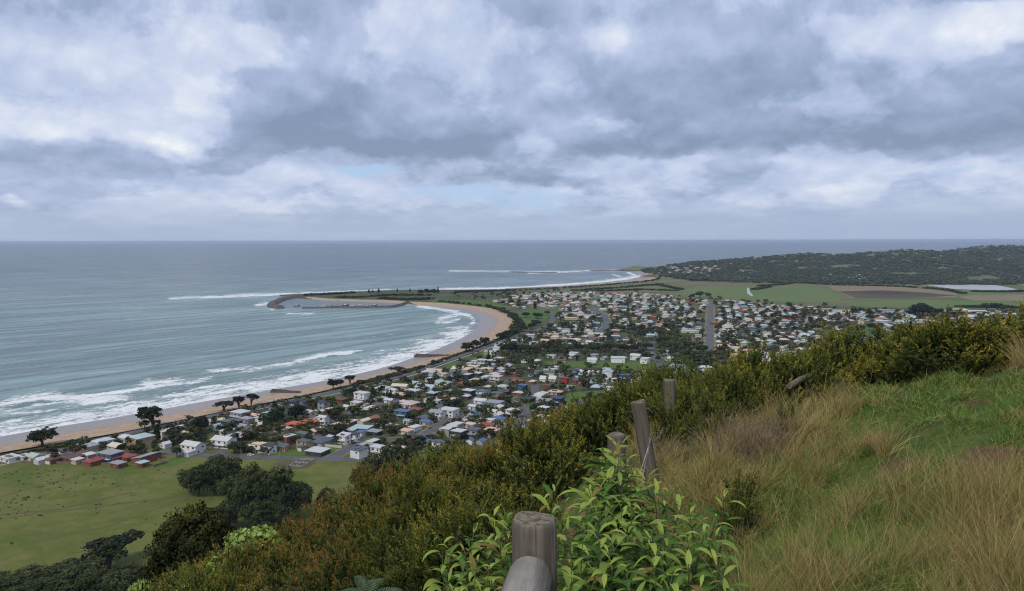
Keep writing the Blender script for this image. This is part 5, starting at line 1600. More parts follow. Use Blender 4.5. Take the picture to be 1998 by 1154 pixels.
def translucent(mt, amount):
    t = T(mt.node_tree); p = next(n for n in t.nodes if n.type == 'BSDF_PRINCIPLED'); out = next(n for n in t.nodes if n.type == 'OUTPUT_MATERIAL')
    tr = t.new('ShaderNodeBsdfTranslucent'); mx_ = t.new('ShaderNodeMixShader'); mx_.inputs[0].default_value = amount
    src = p.inputs['Base Color'].links[0].from_socket
    t.link(src, tr.inputs['Color']); t.link(p.outputs[0], mx_.inputs[1]); t.link(tr.outputs[0], mx_.inputs[2]); t.link(mx_.outputs[0], out.inputs[0])


translucent(M_broad, .32)
M_stem = simple('green_brown_stem', (.105, .095, .040), (.080, .050, .028), 8.0, .8)


def leaf_mesh_arrays(base, d, up, L, Wd, droop, fold, rg):
    """one lance-shaped leaf, 6 stations x 3 points"""
    d = unit(d); s = unit(np.cross(d, up)); u = np.cross(s, d)
    V = []; prof = (.10, .62, 1.0, .90, .55, .04)
    p = np.array(base, float); seg = L / 5; dd = d.copy(); twist = rg.uniform(-.25, .25)
    for i in range(6):
        w = Wd * prof[i] * .5; uu = np.cross(s, dd); ss = unit(s + uu * twist * i / 5)
        V += [p - ss * w + uu * fold * w + uu * rg.uniform(-.03, .03) * Wd, p, p + ss * w + uu * fold * w + uu * rg.uniform(-.03, .03) * Wd]
        dd = unit(dd + np.array([0, 0, -droop * (.5 + i * .28)])); p = p + dd * seg
    return V


LF = []
for i in range(5): LF += [(3 * i, 3 * i + 1, 3 * i + 4, 3 * i + 3), (3 * i + 1, 3 * i + 2, 3 * i + 5, 3 * i + 4)]
LF = np.array(LF)


def broad_bush(name, label, stems, seed, L0=.130):
    """stems: (foot, head) points in the world"""
    rg = np.random.default_rng(seed)
    foot = np.mean([s_[0] for s_ in stems], 0)
    root = empty(name, tuple(foot)); tag(root, label, 'bush', 'broad-leaved bushes round the barrier')
    Vs, Fs, tips, spr, rib = [], [], [], [], []
    nv = 0; mb = MB()
    for f, hd in stems:
        f, hd = np.array(f), np.array(hd); ax = hd - f; L = np.linalg.norm(ax)
        bow = np.array([rg.normal(0, .06), rg.normal(0, .06), .0])
        pts = [f + ax * k + bow * sin(k * pi) for k in (0, .25, .5, .75, 1)]
        mb.tube([tuple(q - foot) for q in pts], [.007, .006, .0048, .0036, .002], 5, False)
        n = int(max(10, L / .019)); ph = rg.uniform(0, 6)
        for i in range(n):
            k = 1 - (i / n) ** .9 * .86
            ph += 2.4 + rg.normal(0, .3)
            q = f + ax * k + bow * sin(k * pi)
            young = 1 - i / n
            spread = .35 + .75 * (i / n) ** .5
            d = unit(np.array([cos(ph) * spread, sin(ph) * spread, 1.05 - spread + rg.normal(0, .18)]))
            l = L0 * rg.uniform(.5, 1.3) * (.55 + .6 * min(1, i / 5))
            V = leaf_mesh_arrays(q + d * .012 - foot, d, np.array([0.02, .01, 1.0]), l, l * rg.uniform(.21, .30), rg.uniform(.08, .38), rg.uniform(.15, .5), rg)
            Vs += V; Fs.append(LF + nv); nv += 18
            sp = rg.random(); tips += [young ** 2.2] * 18; spr += [sp] * 18; rib += [0, 1, 0] * 6
    me = np_mesh('leaves', np.array(Vs), np.concatenate(Fs), M_broad, attrs={'tip_or_lit_top': np.array(tips), 'sprig': np.array(spr), 'rib': np.array(rib, float)}, smooth=True)
    link_mesh('leaves', me, root); mb.build('stem', M_stem, root)
    return root


def stem_to(px, py, dist, back=0.0, rg=random):
    hd = at(px, py, dist); fx, fy = hd[0] + rg.uniform(-.12, .12), hd[1] + rg.uniform(-.1, .12) + back
    return (np.array([fx, fy, h1(fx, fy) - .03]), hd)


rs_ = random.Random(9)
st = [stem_to(*a, rg=rs_) for a in ((1196, 866, 5.0), (1212, 872, 4.95), (1180, 912, 4.9), (1226, 934, 4.8), (1170, 948, 4.8), (1244, 968, 4.7), (1205, 905, 4.85), (1215, 955, 4.6), (1190, 985, 4.5), (1262, 935, 4.9), (1206, 886, 4.7), (1188, 930, 4.6), (1222, 902, 4.75), (1232, 990, 4.4), (1158, 975, 4.6), (1282, 962, 4.7), (1176, 890, 4.95), (1240, 925, 4.7))]
broad_bush('leafy_bush', 'tall narrow leafy green shoots rising in front of the short thick fence post', st, 51, .150)
st = []
for a in ((1078, 962, 4.0), (1110, 985, 3.9), (1145, 952, 4.2), (1150, 1000, 3.8), (1182, 1010, 3.7), (1215, 1000, 3.7), (1250, 990, 3.9), (1282, 948, 4.2), (1300, 985, 4.0), (1330, 965, 4.2), (1352, 1000, 3.9), (1408, 975, 4.2),
          (1105, 1040, 3.5), (1135, 1070, 3.35), (1168, 1050, 3.5), (1200, 1060, 3.4), (1232, 1040, 3.5), (1268, 1050, 3.5), (1300, 1040, 3.55), (1335, 1055, 3.5), (1368, 1048, 3.55), (1400, 1045, 3.6), (1122, 1110, 3.2), (1160, 1115, 3.15), (1195, 1108, 3.2), (1230, 1110, 3.2), (1270, 1105, 3.2),
          (1310, 1110, 3.2), (1350, 1108, 3.2), (1390, 1105, 3.25), (1120, 1150, 3.0), (1180, 1160, 3.0), (1240, 1160, 3.0), (1300, 1160, 3.0), (1360, 1158, 3.0), (1420, 1155, 3.1), (1090, 1010, 3.8), (1240, 1015, 3.6), (1320, 1015, 3.7), (1390, 1020, 3.8)):
    st.append(stem_to(a[0] + rs_.uniform(-8, 8), a[1] + rs_.uniform(-8, 8), a[2], rg=rs_))
broad_bush('leafy_bush', 'wide bright green leafy bush filling the corner right of the barrier post', st, 52)
st = [stem_to(a[0], a[1], a[2], rg=rs_) for a in ((862, 1058, 3.6), (880, 1080, 3.5), (905, 1068, 3.5), (925, 1038, 3.6), (945, 1060, 3.5), (962, 1012, 3.6), (985, 1004, 3.6), (998, 1030, 3.5), (975, 1050, 3.4), (900, 1110, 3.3), (930, 1100, 3.3), (955, 1105, 3.25), (985, 1090, 3.3), (870, 1130, 3.3), (915, 1140, 3.2), (960, 1145, 3.1), (990, 1130, 3.15), (940, 1160, 3.0), (885, 1160, 3.1))]
broad_bush('leafy_bush', 'smaller leafy green bush left of the barrier post', st, 53, .112)


# bracken at the bottom edge
def bd_fern(t, p):
    r_ = t.attr('sprig'); n = t.noise(t.pos(), 6, 3)
    oi = t.new('ShaderNodeObjectInfo'); oc = t.sep(oi.outputs['Color'])
    c = t.mix((r_ * .6 + n * .5).step(.3, .8), (.028, .055, .018), (.062, .105, .034))
    c = t.mix(oc[2], c, t.mix(n.step(.3, .7), (.14, .075, .035), (.26, .17, .09)))
    setin(t, p, 'Base Color', c); setin(t, p, 'Roughness', .6)


M_fern = material('bracken_fronds', bd_fern)


def fern(x, y, z, R_, nf, seed, dead, label):
    rg = np.random.default_rng(seed); Vs = []; 
    for i in range(nf):
        a = 2 * pi * i / nf + rg.normal(0, .3); up = rg.uniform(.5, 1.0); L = R_ * rg.uniform(.7, 1.1)
        prev = np.zeros(3); d = np.array([cos(a) * .6, sin(a) * .6, up])
        for k in range(26):
            f = k / 25; d = unit(d + np.array([cos(a) * .03, sin(a) * .03, -.07])); p_ = prev + d * L / 26; prev = p_
            sd_v = unit(np.cross(d, [0, 0, 1])); w = L * .20 * sin(pi * min(1, f * .9 + .12)) * (1 - f * .6)
            for sg in (-1, 1):
                for m_ in range(4):
                    q0 = p_ + sd_v * sg * w * m_ / 4; q1 = p_ + sd_v * sg * w * (m_ + 1.15) / 4 + d * w * .10 - np.array([0, 0, w * .05 * m_])
                    bw = d * L * .012 * (1.2 - m_ * .2)
                    Vs += [q0 - bw, q0 + bw, q1 + bw * .4, q1 - bw * .6]
    V = np.array(Vs); F = np.arange(len(V)).reshape(-1, 4)
    me = np_mesh('frond', V, F, M_fern, attrs={'sprig': np.repeat(rg.random(len(F)), 4)})
    o = empty('bracken_fern', (x, y, z)); f_ = link_mesh('frond', me, o); f_.color = (0, 0, dead, 1)
    tag(o, label, 'fern', 'bracken ferns under the scrub'); return o


for i, (px, py, d, R_, nf, dead, lb) in enumerate(((716, 1122, 7.2, .55, 8, 0, 'dark green bracken fern at the foot of the scrub'), (775, 1136, 6.4, .42, 7, .1, 'green bracken fern closest to the small leafy bush'),
                                        (560, 1120, 10.5, .5, 4, .9, 'withered brown bracken frond under the rusty shrubs'), (880, 1122, 5.0, .32, 4, .85, 'withered brown bracken at the foot of the small leafy bush'))):
    p = at(px, py, d); fern(p[0], p[1], p[2] - .22, R_, nf, 700 + i, dead, lb)

# ------------------------------------------------------------------ grass
def bd_grass(t, p):
    k, s_ = t.attr('dry'), t.attr('sprig'); tip_or_lit_top = t.attr('tip_or_lit_top')
    g = t.mix(s_, (.044, .105, .012), (.125, .210, .030))
    g = t.mix((s_ * .5 + tip_or_lit_top * .5).step(.55, 1) * .55, g, (.180, .240, .045))
    d = t.mix(s_, (.185, .128, .048), (.390, .285, .120))
    d = t.mix(tip_or_lit_top.step(.7, 1) * .4, d, (.44, .325, .145))
    setin(t, p, 'Base Color', t.mix(k, g, d)); setin(t, p, 'Roughness', .6); setin(t, p, 'Specular IOR Level', .2)


M_grass = material('grass_blades', bd_grass)


def blades(name, x, y, L, Wd, dry, seed, lean=.45, flop=.9, wind=(.25, -.1)):
    rg = np.random.default_rng(seed); n = len(x); z = land_h(x, y) - .01
    a = rg.uniform(0, 2 * pi, n); ln = np.abs(rg.normal(0, lean, n))
    d = np.stack([np.cos(a) * ln + wind[0], np.sin(a) * ln + wind[1], np.ones(n)], 1); d = unit(d)
    p = np.stack([x, y, z], 1); side = unit(np.cross(d, rg.normal(0, 1, (n, 3))))
    bend = np.stack([np.cos(a), np.sin(a), np.zeros(n)], 1) * (flop * rg.uniform(.1, 1, n))[:, None]
    P = [p]; dd = d
    for k in range(3):
        dd = unit(dd + bend * .38 + np.array([0, 0, -.16 * flop]) * (k + .4)); P.append(P[-1] + dd * (L / 3)[:, None])
    w = (Wd * .5)[:, None]
    V = np.stack([P[0] - side * w, P[0] + side * w, P[1] - side * w * .9, P[1] + side * w * .9, P[2] - side * w * .65, P[2] + side * w * .65, P[3] - side * w * .12, P[3] + side * w * .12], 1).reshape(-1, 3)
    b = (np.arange(n) * 8)[:, None]
    F = np.concatenate([b + np.array([[0, 1, 3, 2]]), b + np.array([[2, 3, 5, 4]]), b + np.array([[4, 5, 7, 6]])], 1).reshape(-1, 4)
    tp = np.tile(np.array([0, 0, .33, .33, .66, .66, 1, 1.0]), n)
    me = np_mesh(name, V, F, M_grass, attrs={'dry': np.repeat(dry, 8), 'sprig': np.repeat(rg.random(n), 8), 'tip_or_lit_top': tp})
    return tag(link_mesh(name, me), kind='stuff')


def sample(n, a0=-4, a1=54, r0=2.0, r1=15.5):
    a = np.radians(rng.uniform(a0, a1, n)); r = r0 * (r1 / r0) ** rng.random(n)
    return r * np.sin(a), r * np.cos(a), r


def vnoise(x, y, s, seed=0):
    out = np.zeros_like(x)
    rg = np.random.default_rng(seed)
    for o in range(4):
        for _ in range(3):
            th, ph = rg.uniform(0, 6.28, 2); f = s * 2 ** o * rg.uniform(.7, 1.3)
            out += np.sin((x * cos(th) + y * sin(th)) * f + ph) / 1.6 ** o
    return out / 3.2


INX = [900, 1000, 1080, 1140, 1180, 1240, 1300, 1420, 1540, 1700, 1900, 2110]
INR = [2.5, 3.2, 5.2, 7.4, 9.6, 10.9, 11.0, 10.8, 11.6, 12.9, 13.4, 13.6]
LAWNP = [(1650, 775), (1760, 735), (3200, 640), (3200, 900), (1960, 900), (1880, 885), (1760, 912), (1690, 862)]


def zones(x, y):
    qx, qy = PX(x, y, land_h(x, y)); r = np.hypot(x, y)
    open_ = r < np.interp(qx, INX, INR)
    straw = np.exp(-((qy - np.interp(qx, [1250, 1400, 1500, 1600, 1700, 1850, 2050], [880, 870, 835, 805, 765, 735, 712])) / np.interp(qx, [1250, 1500, 1650, 1800, 2050], [120, 100, 80, 30, 20])) ** 2)
    lawn = in_poly(qx, qy, LAWNP)
    bare = in_poly(qx, qy, [(1830, 908), (1930, 880), (2000, 850), (2100, 860), (2100, 905), (1900, 935), (1810, 930)]) | (((qx - 1880) / 60) ** 2 + ((qy - 790) / 12) ** 2 < 1) | (((qx - 1800) / 60) ** 2 + ((qy - 775) / 8) ** 2 < 1) | in_poly(qx, qy, [(1600, 905), (1690, 885), (1770, 915), (1820, 950), (1740, 945), (1640, 925)])
    right = (qx > 1850) & (qy > 895)
    return qx, qy, r, open_, straw, lawn, bare, right


# short turf over everything
gx_, gy_, gr = sample(340000)
qx, qy, gr, op, straw, lawn, bare, right = zones(gx_, gy_)
nz1 = vnoise(gx_, gy_, 1.3, 3); nz2 = vnoise(gx_, gy_, 4.0, 4)
k = op & (rng.random(len(gx_)) < np.where(bare, .10, np.clip(.50 + nz1 * 1.2, .03, 1)))
dryk = np.clip(straw * 1.0 + nz2 * .55 + nz1 * .25 + .10, 0, 1) * np.where(lawn, .25, 1)
dv = np.where(rng.random(len(gx_)) < dryk, rng.uniform(.55, 1, len(gx_)), rng.uniform(0, .25, len(gx_)))
blades('turf_grass', gx_[k], gy_[k], rng.uniform(.05, .13, k.sum()) * (1 + np.clip(nz1[k], -.4, .8) * .8), rng.uniform(.0022, .0042, k.sum()) * np.clip(gr[k] / 5, .8, 1.8), dv[k], 801, .65, 1.0)
# tussocks: blades springing from a common foot
cx0, cy0, cr = sample(5600, -4, 54, 2.2, 15)
qx, qy, cr, op, straw, lawn, bare, right = zones(cx0, cy0)
n1 = vnoise(cx0, cy0, .9, 8)
k = op & ~bare & (rng.random(len(cx0)) < np.where(lawn, .16, np.clip(.75 + n1 * .7, .2, 1)))
cx0, cy0, cr, straw, lawn, right, n1 = [q[k] for q in (cx0, cy0, cr, straw, lawn, right, n1)]
isd = rng.random(len(cx0)) < np.clip(straw * .95 + np.where(right, .36, 0) + np.clip(n1, 0, 1) * .25 + .06, 0, .95) * np.where(lawn, .4, 1)
for nm, sel, per, hs, ds, ln_, fl in (('green_tussocks', ~isd, 84, (.10, .24), (0, .22), .55, 1.05), ('straw_tussocks', isd, 110, (.13, .30), (.62, 1.0), .42, .60)):
    X0, Y0, R0_ = cx0[sel], cy0[sel], cr[sel]; m_ = len(X0)
    rad = rng.uniform(.05, .15, m_); hh = rng.uniform(*hs, m_) * np.where(lawn[sel], .5, 1) * np.where(right[sel], 1.2, 1) * np.where(rng.random(m_) < .16, 1.7, 1) * (1 + .75 * np.clip(straw[sel] - .35, 0, 1))
    th = rng.uniform(0, 2 * pi, (m_, per)); rr_ = np.sqrt(rng.random((m_, per)))
    bx = (X0[:, None] + np.cos(th) * rr_ * rad[:, None]).ravel(); by = (Y0[:, None] + np.sin(th) * rr_ * rad[:, None]).ravel()
    L_ = (hh[:, None] * rng.uniform(.55, 1.15, (m_, per)) * (1.1 - .35 * rr_)).ravel()
    tone_ = np.repeat(rng.uniform(-.12, .12, m_), per)
    blades(nm, bx, by, L_, rng.uniform(.0016, .0030, len(bx)) * np.clip(np.repeat(R0_, per) / 5, .8, 1.8), np.clip(rng.uniform(*ds, len(bx)) + tone_, 0, 1), 811 if sel is isd else 812, ln_, fl, (.16, -.06))
# seeding stalks standing above the rest
sx_, sy_, sr_ = sample(1250, 2, 54, 2.6, 14)
sq = PX(sx_, sy_, land_h(sx_, sy_)); inn = np.interp(sq[0], [900, 1000, 1080, 1140, 1180, 1240, 1300, 1420, 1540, 1700, 1900, 2110], [2.5, 3.2, 5.2, 7.4, 9.4, 10.6, 10.6, 11.0, 11.8, 12.8, 13.2, 13.4])
lw = in_poly(*sq, [(1660, 770), (1760, 735), (3200, 640), (3200, 900), (1960, 900), (1880, 880), (1760, 910), (1690, 860)])
g = (sr_ < inn) & (~lw | (rng.random(len(sx_)) < .12))
blades('seed_stalks', sx_[g], sy_[g], rng.uniform(.3, .6, g.sum()), rng.uniform(.0016, .0028, g.sum()) * np.clip(sr_[g] / 5, .9, 1.8), rng.uniform(.8, 1, g.sum()), 803, .38, .35)


# bare purplish twigs: dead bushes and the brown tangle under the scrub
def twig_mesh(seed, n, H0, spread):
    rg = np.random.default_rng(seed); Vs, nvv = [], 0
    for i in range(n):
        a = rg.uniform(0, 6.28); b = np.array([rg.normal(0, .16), rg.normal(0, .16), 0]) * spread
        d = unit(np.array([cos(a) * spread * .6, sin(a) * spread * .6, 1.0]) + rg.normal(0, .2, 3)); L = H0 * rg.uniform(.45, 1.1)
        p0 = b
        for k in range(4):
            d = unit(d + rg.normal(0, .24, 3)); p1 = p0 + d * L / 4; s_ = unit(np.cross(d, rg.normal(0, 1, 3))) * .0032 * (1.2 - k * .22)
            Vs += [p0 - s_, p0 + s_, p1 + s_ * .8, p1 - s_ * .8]
            for _ in range(2):
                e = unit(d + rg.normal(0, .7, 3)); q = p1 + e * L * rg.uniform(.08, .2); t2 = unit(np.cross(e, rg.normal(0, 1, 3))) * .0018
                Vs += [p1 - t2, p1 + t2, q + t2, q - t2]
            p0 = p1
    V = np.array(Vs); return np_mesh('twig', V, np.arange(len(V)).reshape(-1, 4), M_twig)


TW = [twig_mesh(900 + i, 100, .58, .8) for i in range(3)]
DEAD = []
for px, d, s, z_ in ((1452, 7.2, 1.0, 1.15), (1490, 7.6, 1.0, 1.0), (1425, 7.6, .9, 1.0), (1520, 8.2, .9, .95), (1478, 7.0, .8, 1.2), (1335, 8.3, .7, .7), (1290, 8.6, .8, .9), (1215, 7.7, .8, .8), (1160, 7.2, .9, .8), (1120, 6.6, .9, .7), (1080, 6.2, .9, .7), (1040, 6.4, .8, .7), (1190, 8.6, .8, .9), (1240, 9.4, .8, .9), (1140, 5.8, .7, .6)):
    x, y = near(px, 900, d); o = empty('dead_shrub', (x, y, h1(x, y) - .04), rng.uniform(0, 6)); o.scale = (s * .82, s * .82, z_ * .72)
    link_mesh('twig', TW[len(DEAD) % 3], o); DEAD.append((o, px, d))
# ------------------------------------------------------------------ harbour, groynes, boats, cars and other small things
M_rock = simple('dark_rock', (.060, .055, .050), (.125, .110, .095), .5, .9, bump=.6, detail=6)
M_rock2 = simple('brown_rock', (.050, .036, .028), (.10, .070, .052), .7, .9, bump=.6, detail=6)


def rock_ridge(name, pts, width, height, label, cat, mat=M_rock, zb=-1.2, n=70, seed=0, taper=True):
    rg = np.random.default_rng(seed); p = smooth_line(pts, n, 1)
    tg = np.gradient(p, axis=0); tg /= np.linalg.norm(tg, axis=1)[:, None]; nr_ = np.c_[-tg[:, 1], tg[:, 0]]
    fx = np.array([-.5, -.36, -.22, -.08, .08, .22, .36, .5]); fz = np.array([0, .5, .92, 1, 1, .92, .5, 0])
    V = []
    for i in range(n):
        e = min(1, min(i, n - 1 - i) / 3 + .25) if taper else 1
        for a, b in zip(fx, fz):
            w = width * (a + rg.normal(0, .025)) * (.6 + .4 * e); z = zb + (height - zb) * b * e + rg.normal(0, .07 * height) * b
            V.append((*(p[i] + nr_[i] * w), z))
    m_ = len(fx); i = np.arange(n * m_).reshape(n, m_)
    F = np.stack([i[:-1, :-1], i[:-1, 1:], i[1:, 1:], i[1:, :-1]], -1).reshape(-1, 4).tolist()
    mb = MB(); mb.v = [tuple(v) for v in V]; mb.f = [tuple(f) for f in F] + [tuple(range(m_)), tuple(reversed(range((n - 1) * m_, n * m_)))]
    L = np.linalg.norm(np.diff(p, axis=0), axis=1).sum()
    for _ in range(int(min(260, L * 1.1))):
        k = rg.integers(0, n); a = rg.uniform(-.48, .48); c = p[k] + nr_[k] * width * a; z = zb + (height - zb) * float(np.interp(a, fx, fz)) * .98
        s = rg.uniform(.5, 1.1) * min(1.5, width * .12); d = rg.normal(0, 1, (8, 3)); d = unit(np.sign(np.array([(x_, y_, z_) for x_ in (-1, 1) for y_ in (-1, 1) for z_ in (-1, 1)])) + d * .25)
        mb.poly([(c[0] + v[0] * s, c[1] + v[1] * s, z + v[2] * s * .7) for v in d], [(0, 1, 3, 2), (4, 6, 7, 5), (0, 4, 5, 1), (2, 3, 7, 6), (0, 2, 6, 4), (1, 5, 7, 3)])
    o = mb.build(name, mat); return tag(o, label, cat)


rock_ridge('breakwater', GL([(625, 577.5), (600, 579), (572, 581.5), (550, 586), (531, 594.5), (533, 600.5), (552, 602.5)]), 26, 6.5, 'long dark rock breakwater hooking round the harbour mouth', 'breakwater', seed=1, n=90)
rock_ridge('harbour_wall', GL([(634, 601), (700, 601.6), (762, 600.5), (782, 597), (795, 591.5)]), 12, 4.6, 'dark stone wall closing the harbour on its near side', 'sea wall', seed=2, n=80)
rock_ridge('rock_shelf', GL([(660, 587.5), (672, 585.5), (700, 586), (712, 584)]), 22, 2.6, 'low dark rock shelf on the inner side of the harbour', 'rocks', seed=3, n=30)
rock_ridge('rock_shelf', GL([(545, 578.5), (570, 577), (600, 576), (640, 574.5)]), 40, 3.2, 'broken dark rock shelf on the seaward side of the breakwater', 'rocks', seed=4, n=40)
rock_ridge('reef', GL([(996, 531), (1030, 532), (1060, 532.3), (1088, 532)]), 70, 2.2, 'low dark reef breaking the swell off the second beach', 'reef', seed=5, n=40)
rock_ridge('reef', GL([(1150, 528.6), (1200, 528.4), (1225, 527)]), 60, 3.0, 'dark rocks running out from the far point', 'reef', seed=6, n=30)
rock_ridge('groyne', GL([(527, 765), (540, 765), (560, 767.5), (586, 770)], .6), 9, 3.4, 'nearer low brown rock groyne crossing the sand of the near beach', 'groyne', M_rock2, -.6, 46, 7)
rock_ridge('groyne', GL([(808, 695), (840, 696.5), (884, 697)], .6), 10, 3.6, 'longer dark rock groyne farther along the sand, beyond the first', 'groyne', M_rock2, -.6, 46, 8)
a, b = np.array(G(592, 602.5)), np.array(G(634, 602)); d = (b - a) / np.linalg.norm(b - a); nn = np.array([-d[1], d[0]]) * 4
pr = empty('pier', (*a, 0)); tag(pr, 'dark timber pier continuing the harbour wall to the open water', 'pier')
L = np.linalg.norm(b - a); rzp = atan2(d[1], d[0]); pr.rotation_euler = (0, 0, rzp)
MB().box(-2, L, -4, 4, 2.2, 3.4).build('deck', M_rock, pr)
for k in range(12):
    for s in (-1, 1): MB().tube([(k * L / 11.5, s * 3.2, -3), (k * L / 11.5, s * 3.2, 2.2)], .35, 6).build('pile', M_rock2, pr)

# boats
M_hull = {'white': simple('hull_white', (.62, .63, .63)), 'dark': simple('hull_dark', (.045, .05, .06)), 'blue': simple('hull_blue', (.06, .12, .24)), 'red': simple('hull_red', (.28, .06, .05))}
M_alu = simple('mast_metal', (.42, .43, .44), None, 1, .4, metal=.5)


def boat(px, py, L, col, mast, label, rz):
    o = empty('boat', (*G(px, py), 0), rz); tag(o, label, 'boat', 'boats in the harbour')
    st = [(-.5, .8, 0), (-.25, 1, 0), (.1, 1, .02), (.32, .75, .08), (.5, .03, .2)]; B = L * .16; mb = MB(); n = 5; V = []
    for t_, w, r_ in st: V += [(t_ * L, -B * w, L * (.11 + r_)), (t_ * L, -B * w * .65, -.15), (t_ * L, 0, -.5 if w > .1 else 0), (t_ * L, B * w * .65, -.15), (t_ * L, B * w, L * (.11 + r_))]
    F = [(i * n + k, i * n + k + 1, (i + 1) * n + k + 1, (i + 1) * n + k) for i in range(4) for k in range(4)] + [(4, 3, 2, 1, 0)] + [(i * n, (i + 1) * n, (i + 1) * n + 4, i * n + 4) for i in range(4)]
    mb.poly(V, F).build('hull', M_hull[col], o)
    MB().poly([(-L * .2, -B * .6, L * .1), (L * .16, -B * .5, L * .1), (L * .16, B * .5, L * .1), (-L * .2, B * .6, L * .1), (-L * .18, -B * .5, L * .26), (L * .08, -B * .42, L * .26), (L * .08, B * .42, L * .26), (-L * .18, B * .5, L * .26)],
              [(4, 5, 6, 7), (0, 1, 5, 4), (1, 2, 6, 5), (2, 3, 7, 6), (3, 0, 4, 7)]).build('cabin', M_hull['white'], o)
    if mast: MB().tube([(L * .05, 0, L * .2), (L * .05, 0, L * mast)], .12, 5).tube([(L * .05, 0, L * .36), (-L * .4, 0, L * .34)], .09, 5).build('mast', M_alu, o)


for a in ((579, 598, 13, 'dark', 0, 'dark boat moored alone near the breakwater hook', .3), (632, 598.6, 10, 'white', 0, 'small white boat moored behind the pier end', 1.1), (644, 597.5, 9, 'blue', 1.1, 'blue yacht beside the small white boat', .2), (674, 597, 15, 'dark', .6, 'long dark fishing boat in the middle of the harbour', .1),
          (688, 597.6, 12, 'white', 1.5, 'white yacht with the tallest mast along the wall', .4), (702, 596, 10, 'white', .9, 'white motor boat with short mast past the tallest yacht', .0), (716, 598, 9, 'red', 0, 'small red boat tied close to the harbour wall', .2), (731, 597, 13, 'dark', .8, 'dark trawler moored nearest the shore end of the harbour', .1), (660, 599, 9, 'white', 1.2, 'slim white yacht left of the long fishing boat', .1)):
    boat(*a)

# cars
M_car = {'white': simple('car_paint_white', (.62, .63, .63), None, 1, .3, spec=.5), 'silver': simple('car_paint_silver', (.36, .37, .38), None, 1, .3, spec=.5, metal=.3), 'red': simple('car_paint_red', (.30, .03, .03), None, 1, .3, spec=.5), 'dark': simple('car_paint_dark', (.03, .033, .04), None, 1, .3, spec=.5), 'blue': simple('car_paint_blue', (.05, .09, .22), None, 1, .3, spec=.5)}
M_tyre = simple('tyre_rubber', (.02, .02, .02), None, 1, .9)


def car_proto(col):
    sec = [(-2.15, .45, .80), (-2.1, .35, .95), (-1.5, .30, 1.0), (-.2, .28, .98), (1.0, .28, .96), (1.9, .30, .84), (2.2, .42, .70)]
    mb = MB(); V = []; w = .88
    for x, z0, z1 in sec: V += [(x, -w, z0), (x, -w * .97, z1), (x, w * .97, z1), (x, w, z0)]
    F = [(i * 4 + k, (i + 1) * 4 + k, (i + 1) * 4 + (k + 1) % 4, i * 4 + (k + 1) % 4) for i in range(6) for k in range(4)] + [(3, 2, 1, 0), (24, 25, 26, 27)]
    mb.poly(V, F)
    mb.poly([(-1.35, -.68, 1.43), (.45, -.68, 1.43), (.45, .68, 1.43), (-1.35, .68, 1.43), (-1.3, -.64, 1.49), (.38, -.64, 1.49), (.38, .64, 1.49), (-1.3, .64, 1.49)], [(4, 5, 6, 7), (0, 1, 5, 4), (1, 2, 6, 5), (2, 3, 7, 6), (3, 0, 4, 7)])
    body = mb.mesh('body', M_car[col])
    win = MB().poly([(-1.85, -.82, .985), (1.05, -.82, .97), (1.05, .82, .97), (-1.85, .82, .985), (-1.35, -.69, 1.43), (.45, -.69, 1.43), (.45, .69, 1.43), (-1.35, .69, 1.43)], [(0, 1, 5, 4), (1, 2, 6, 5), (2, 3, 7, 6), (3, 0, 4, 7)]).mesh('windows', M_glass)
    wh = MB().tube([(0, -.1, 0), (0, .1, 0)], .33, 12).mesh('wheel', M_tyre)
    return body, win, wh


CARS = {c: car_proto(c) for c in M_car}


def car(px, py, col, rz, label):
    o = empty('parked_car', (*G(px, py, PLAIN + .12), PLAIN + .13), rz); tag(o, label, 'car', 'cars parked about the town')
    b, w, wh = CARS[col]; link_mesh('body', b, o); link_mesh('window', w, o)
    for x in (-1.35, 1.4):
        for y in (-.82, .82): link_mesh('wheel', wh, o, (x, y, .33))


for a in ((489, 889.5, 'white', .1, 'white car on the road along the paddock, left of the white pavilion'), (147, 872, 'white', -1.0, 'white car parked by the beach road near the domed cypress'), (838, 836.5, 'silver', 1.05, 'silver car on the cross street below the blue-roofed house'), (152, 869, 'silver', -1.0, 'silver car beside the white one near the domed cypress'),
          (432, 810, 'dark', 1.0, 'dark car on the beach road below the spreading cypress'), (585, 779, 'white', 1.05, 'white car on the beach road level with the first groyne'), (716, 751, 'red', 1.05, 'red car on the beach road beyond the clumped cypresses'), (868, 705, 'white', 1.0, 'white car on the beach road below the second groyne'), (690, 866, 'dark', 1.0, 'dark car turning up the cross street by the pavilion'),
          (1376, 668, 'white', 1.3, 'white car at the near end of the straight avenue, left kerb'), (1397, 650, 'silver', 1.3, 'silver car on the right kerb of the straight avenue'), (1378, 640, 'dark', 1.3, 'dark car midway along the straight avenue'), (1395, 622, 'white', 1.3, 'white car far up the straight avenue, right kerb'), (1166, 655, 'white', .9, 'white car parked at the near end of the main street'),
          (1178, 645, 'red', .9, 'red car parked on the main street bend'), (1190, 635, 'silver', 1.3, 'silver car parked on the far side of the main street'), (1188, 623, 'white', 1.3, 'white car farthest up the main street'), (1026, 812, 'blue', 1.5, 'blue car parked in the crescent'), (1272, 690, 'white', 1.4, 'white car on the lower avenue beyond the green strip')):
    car(*a)

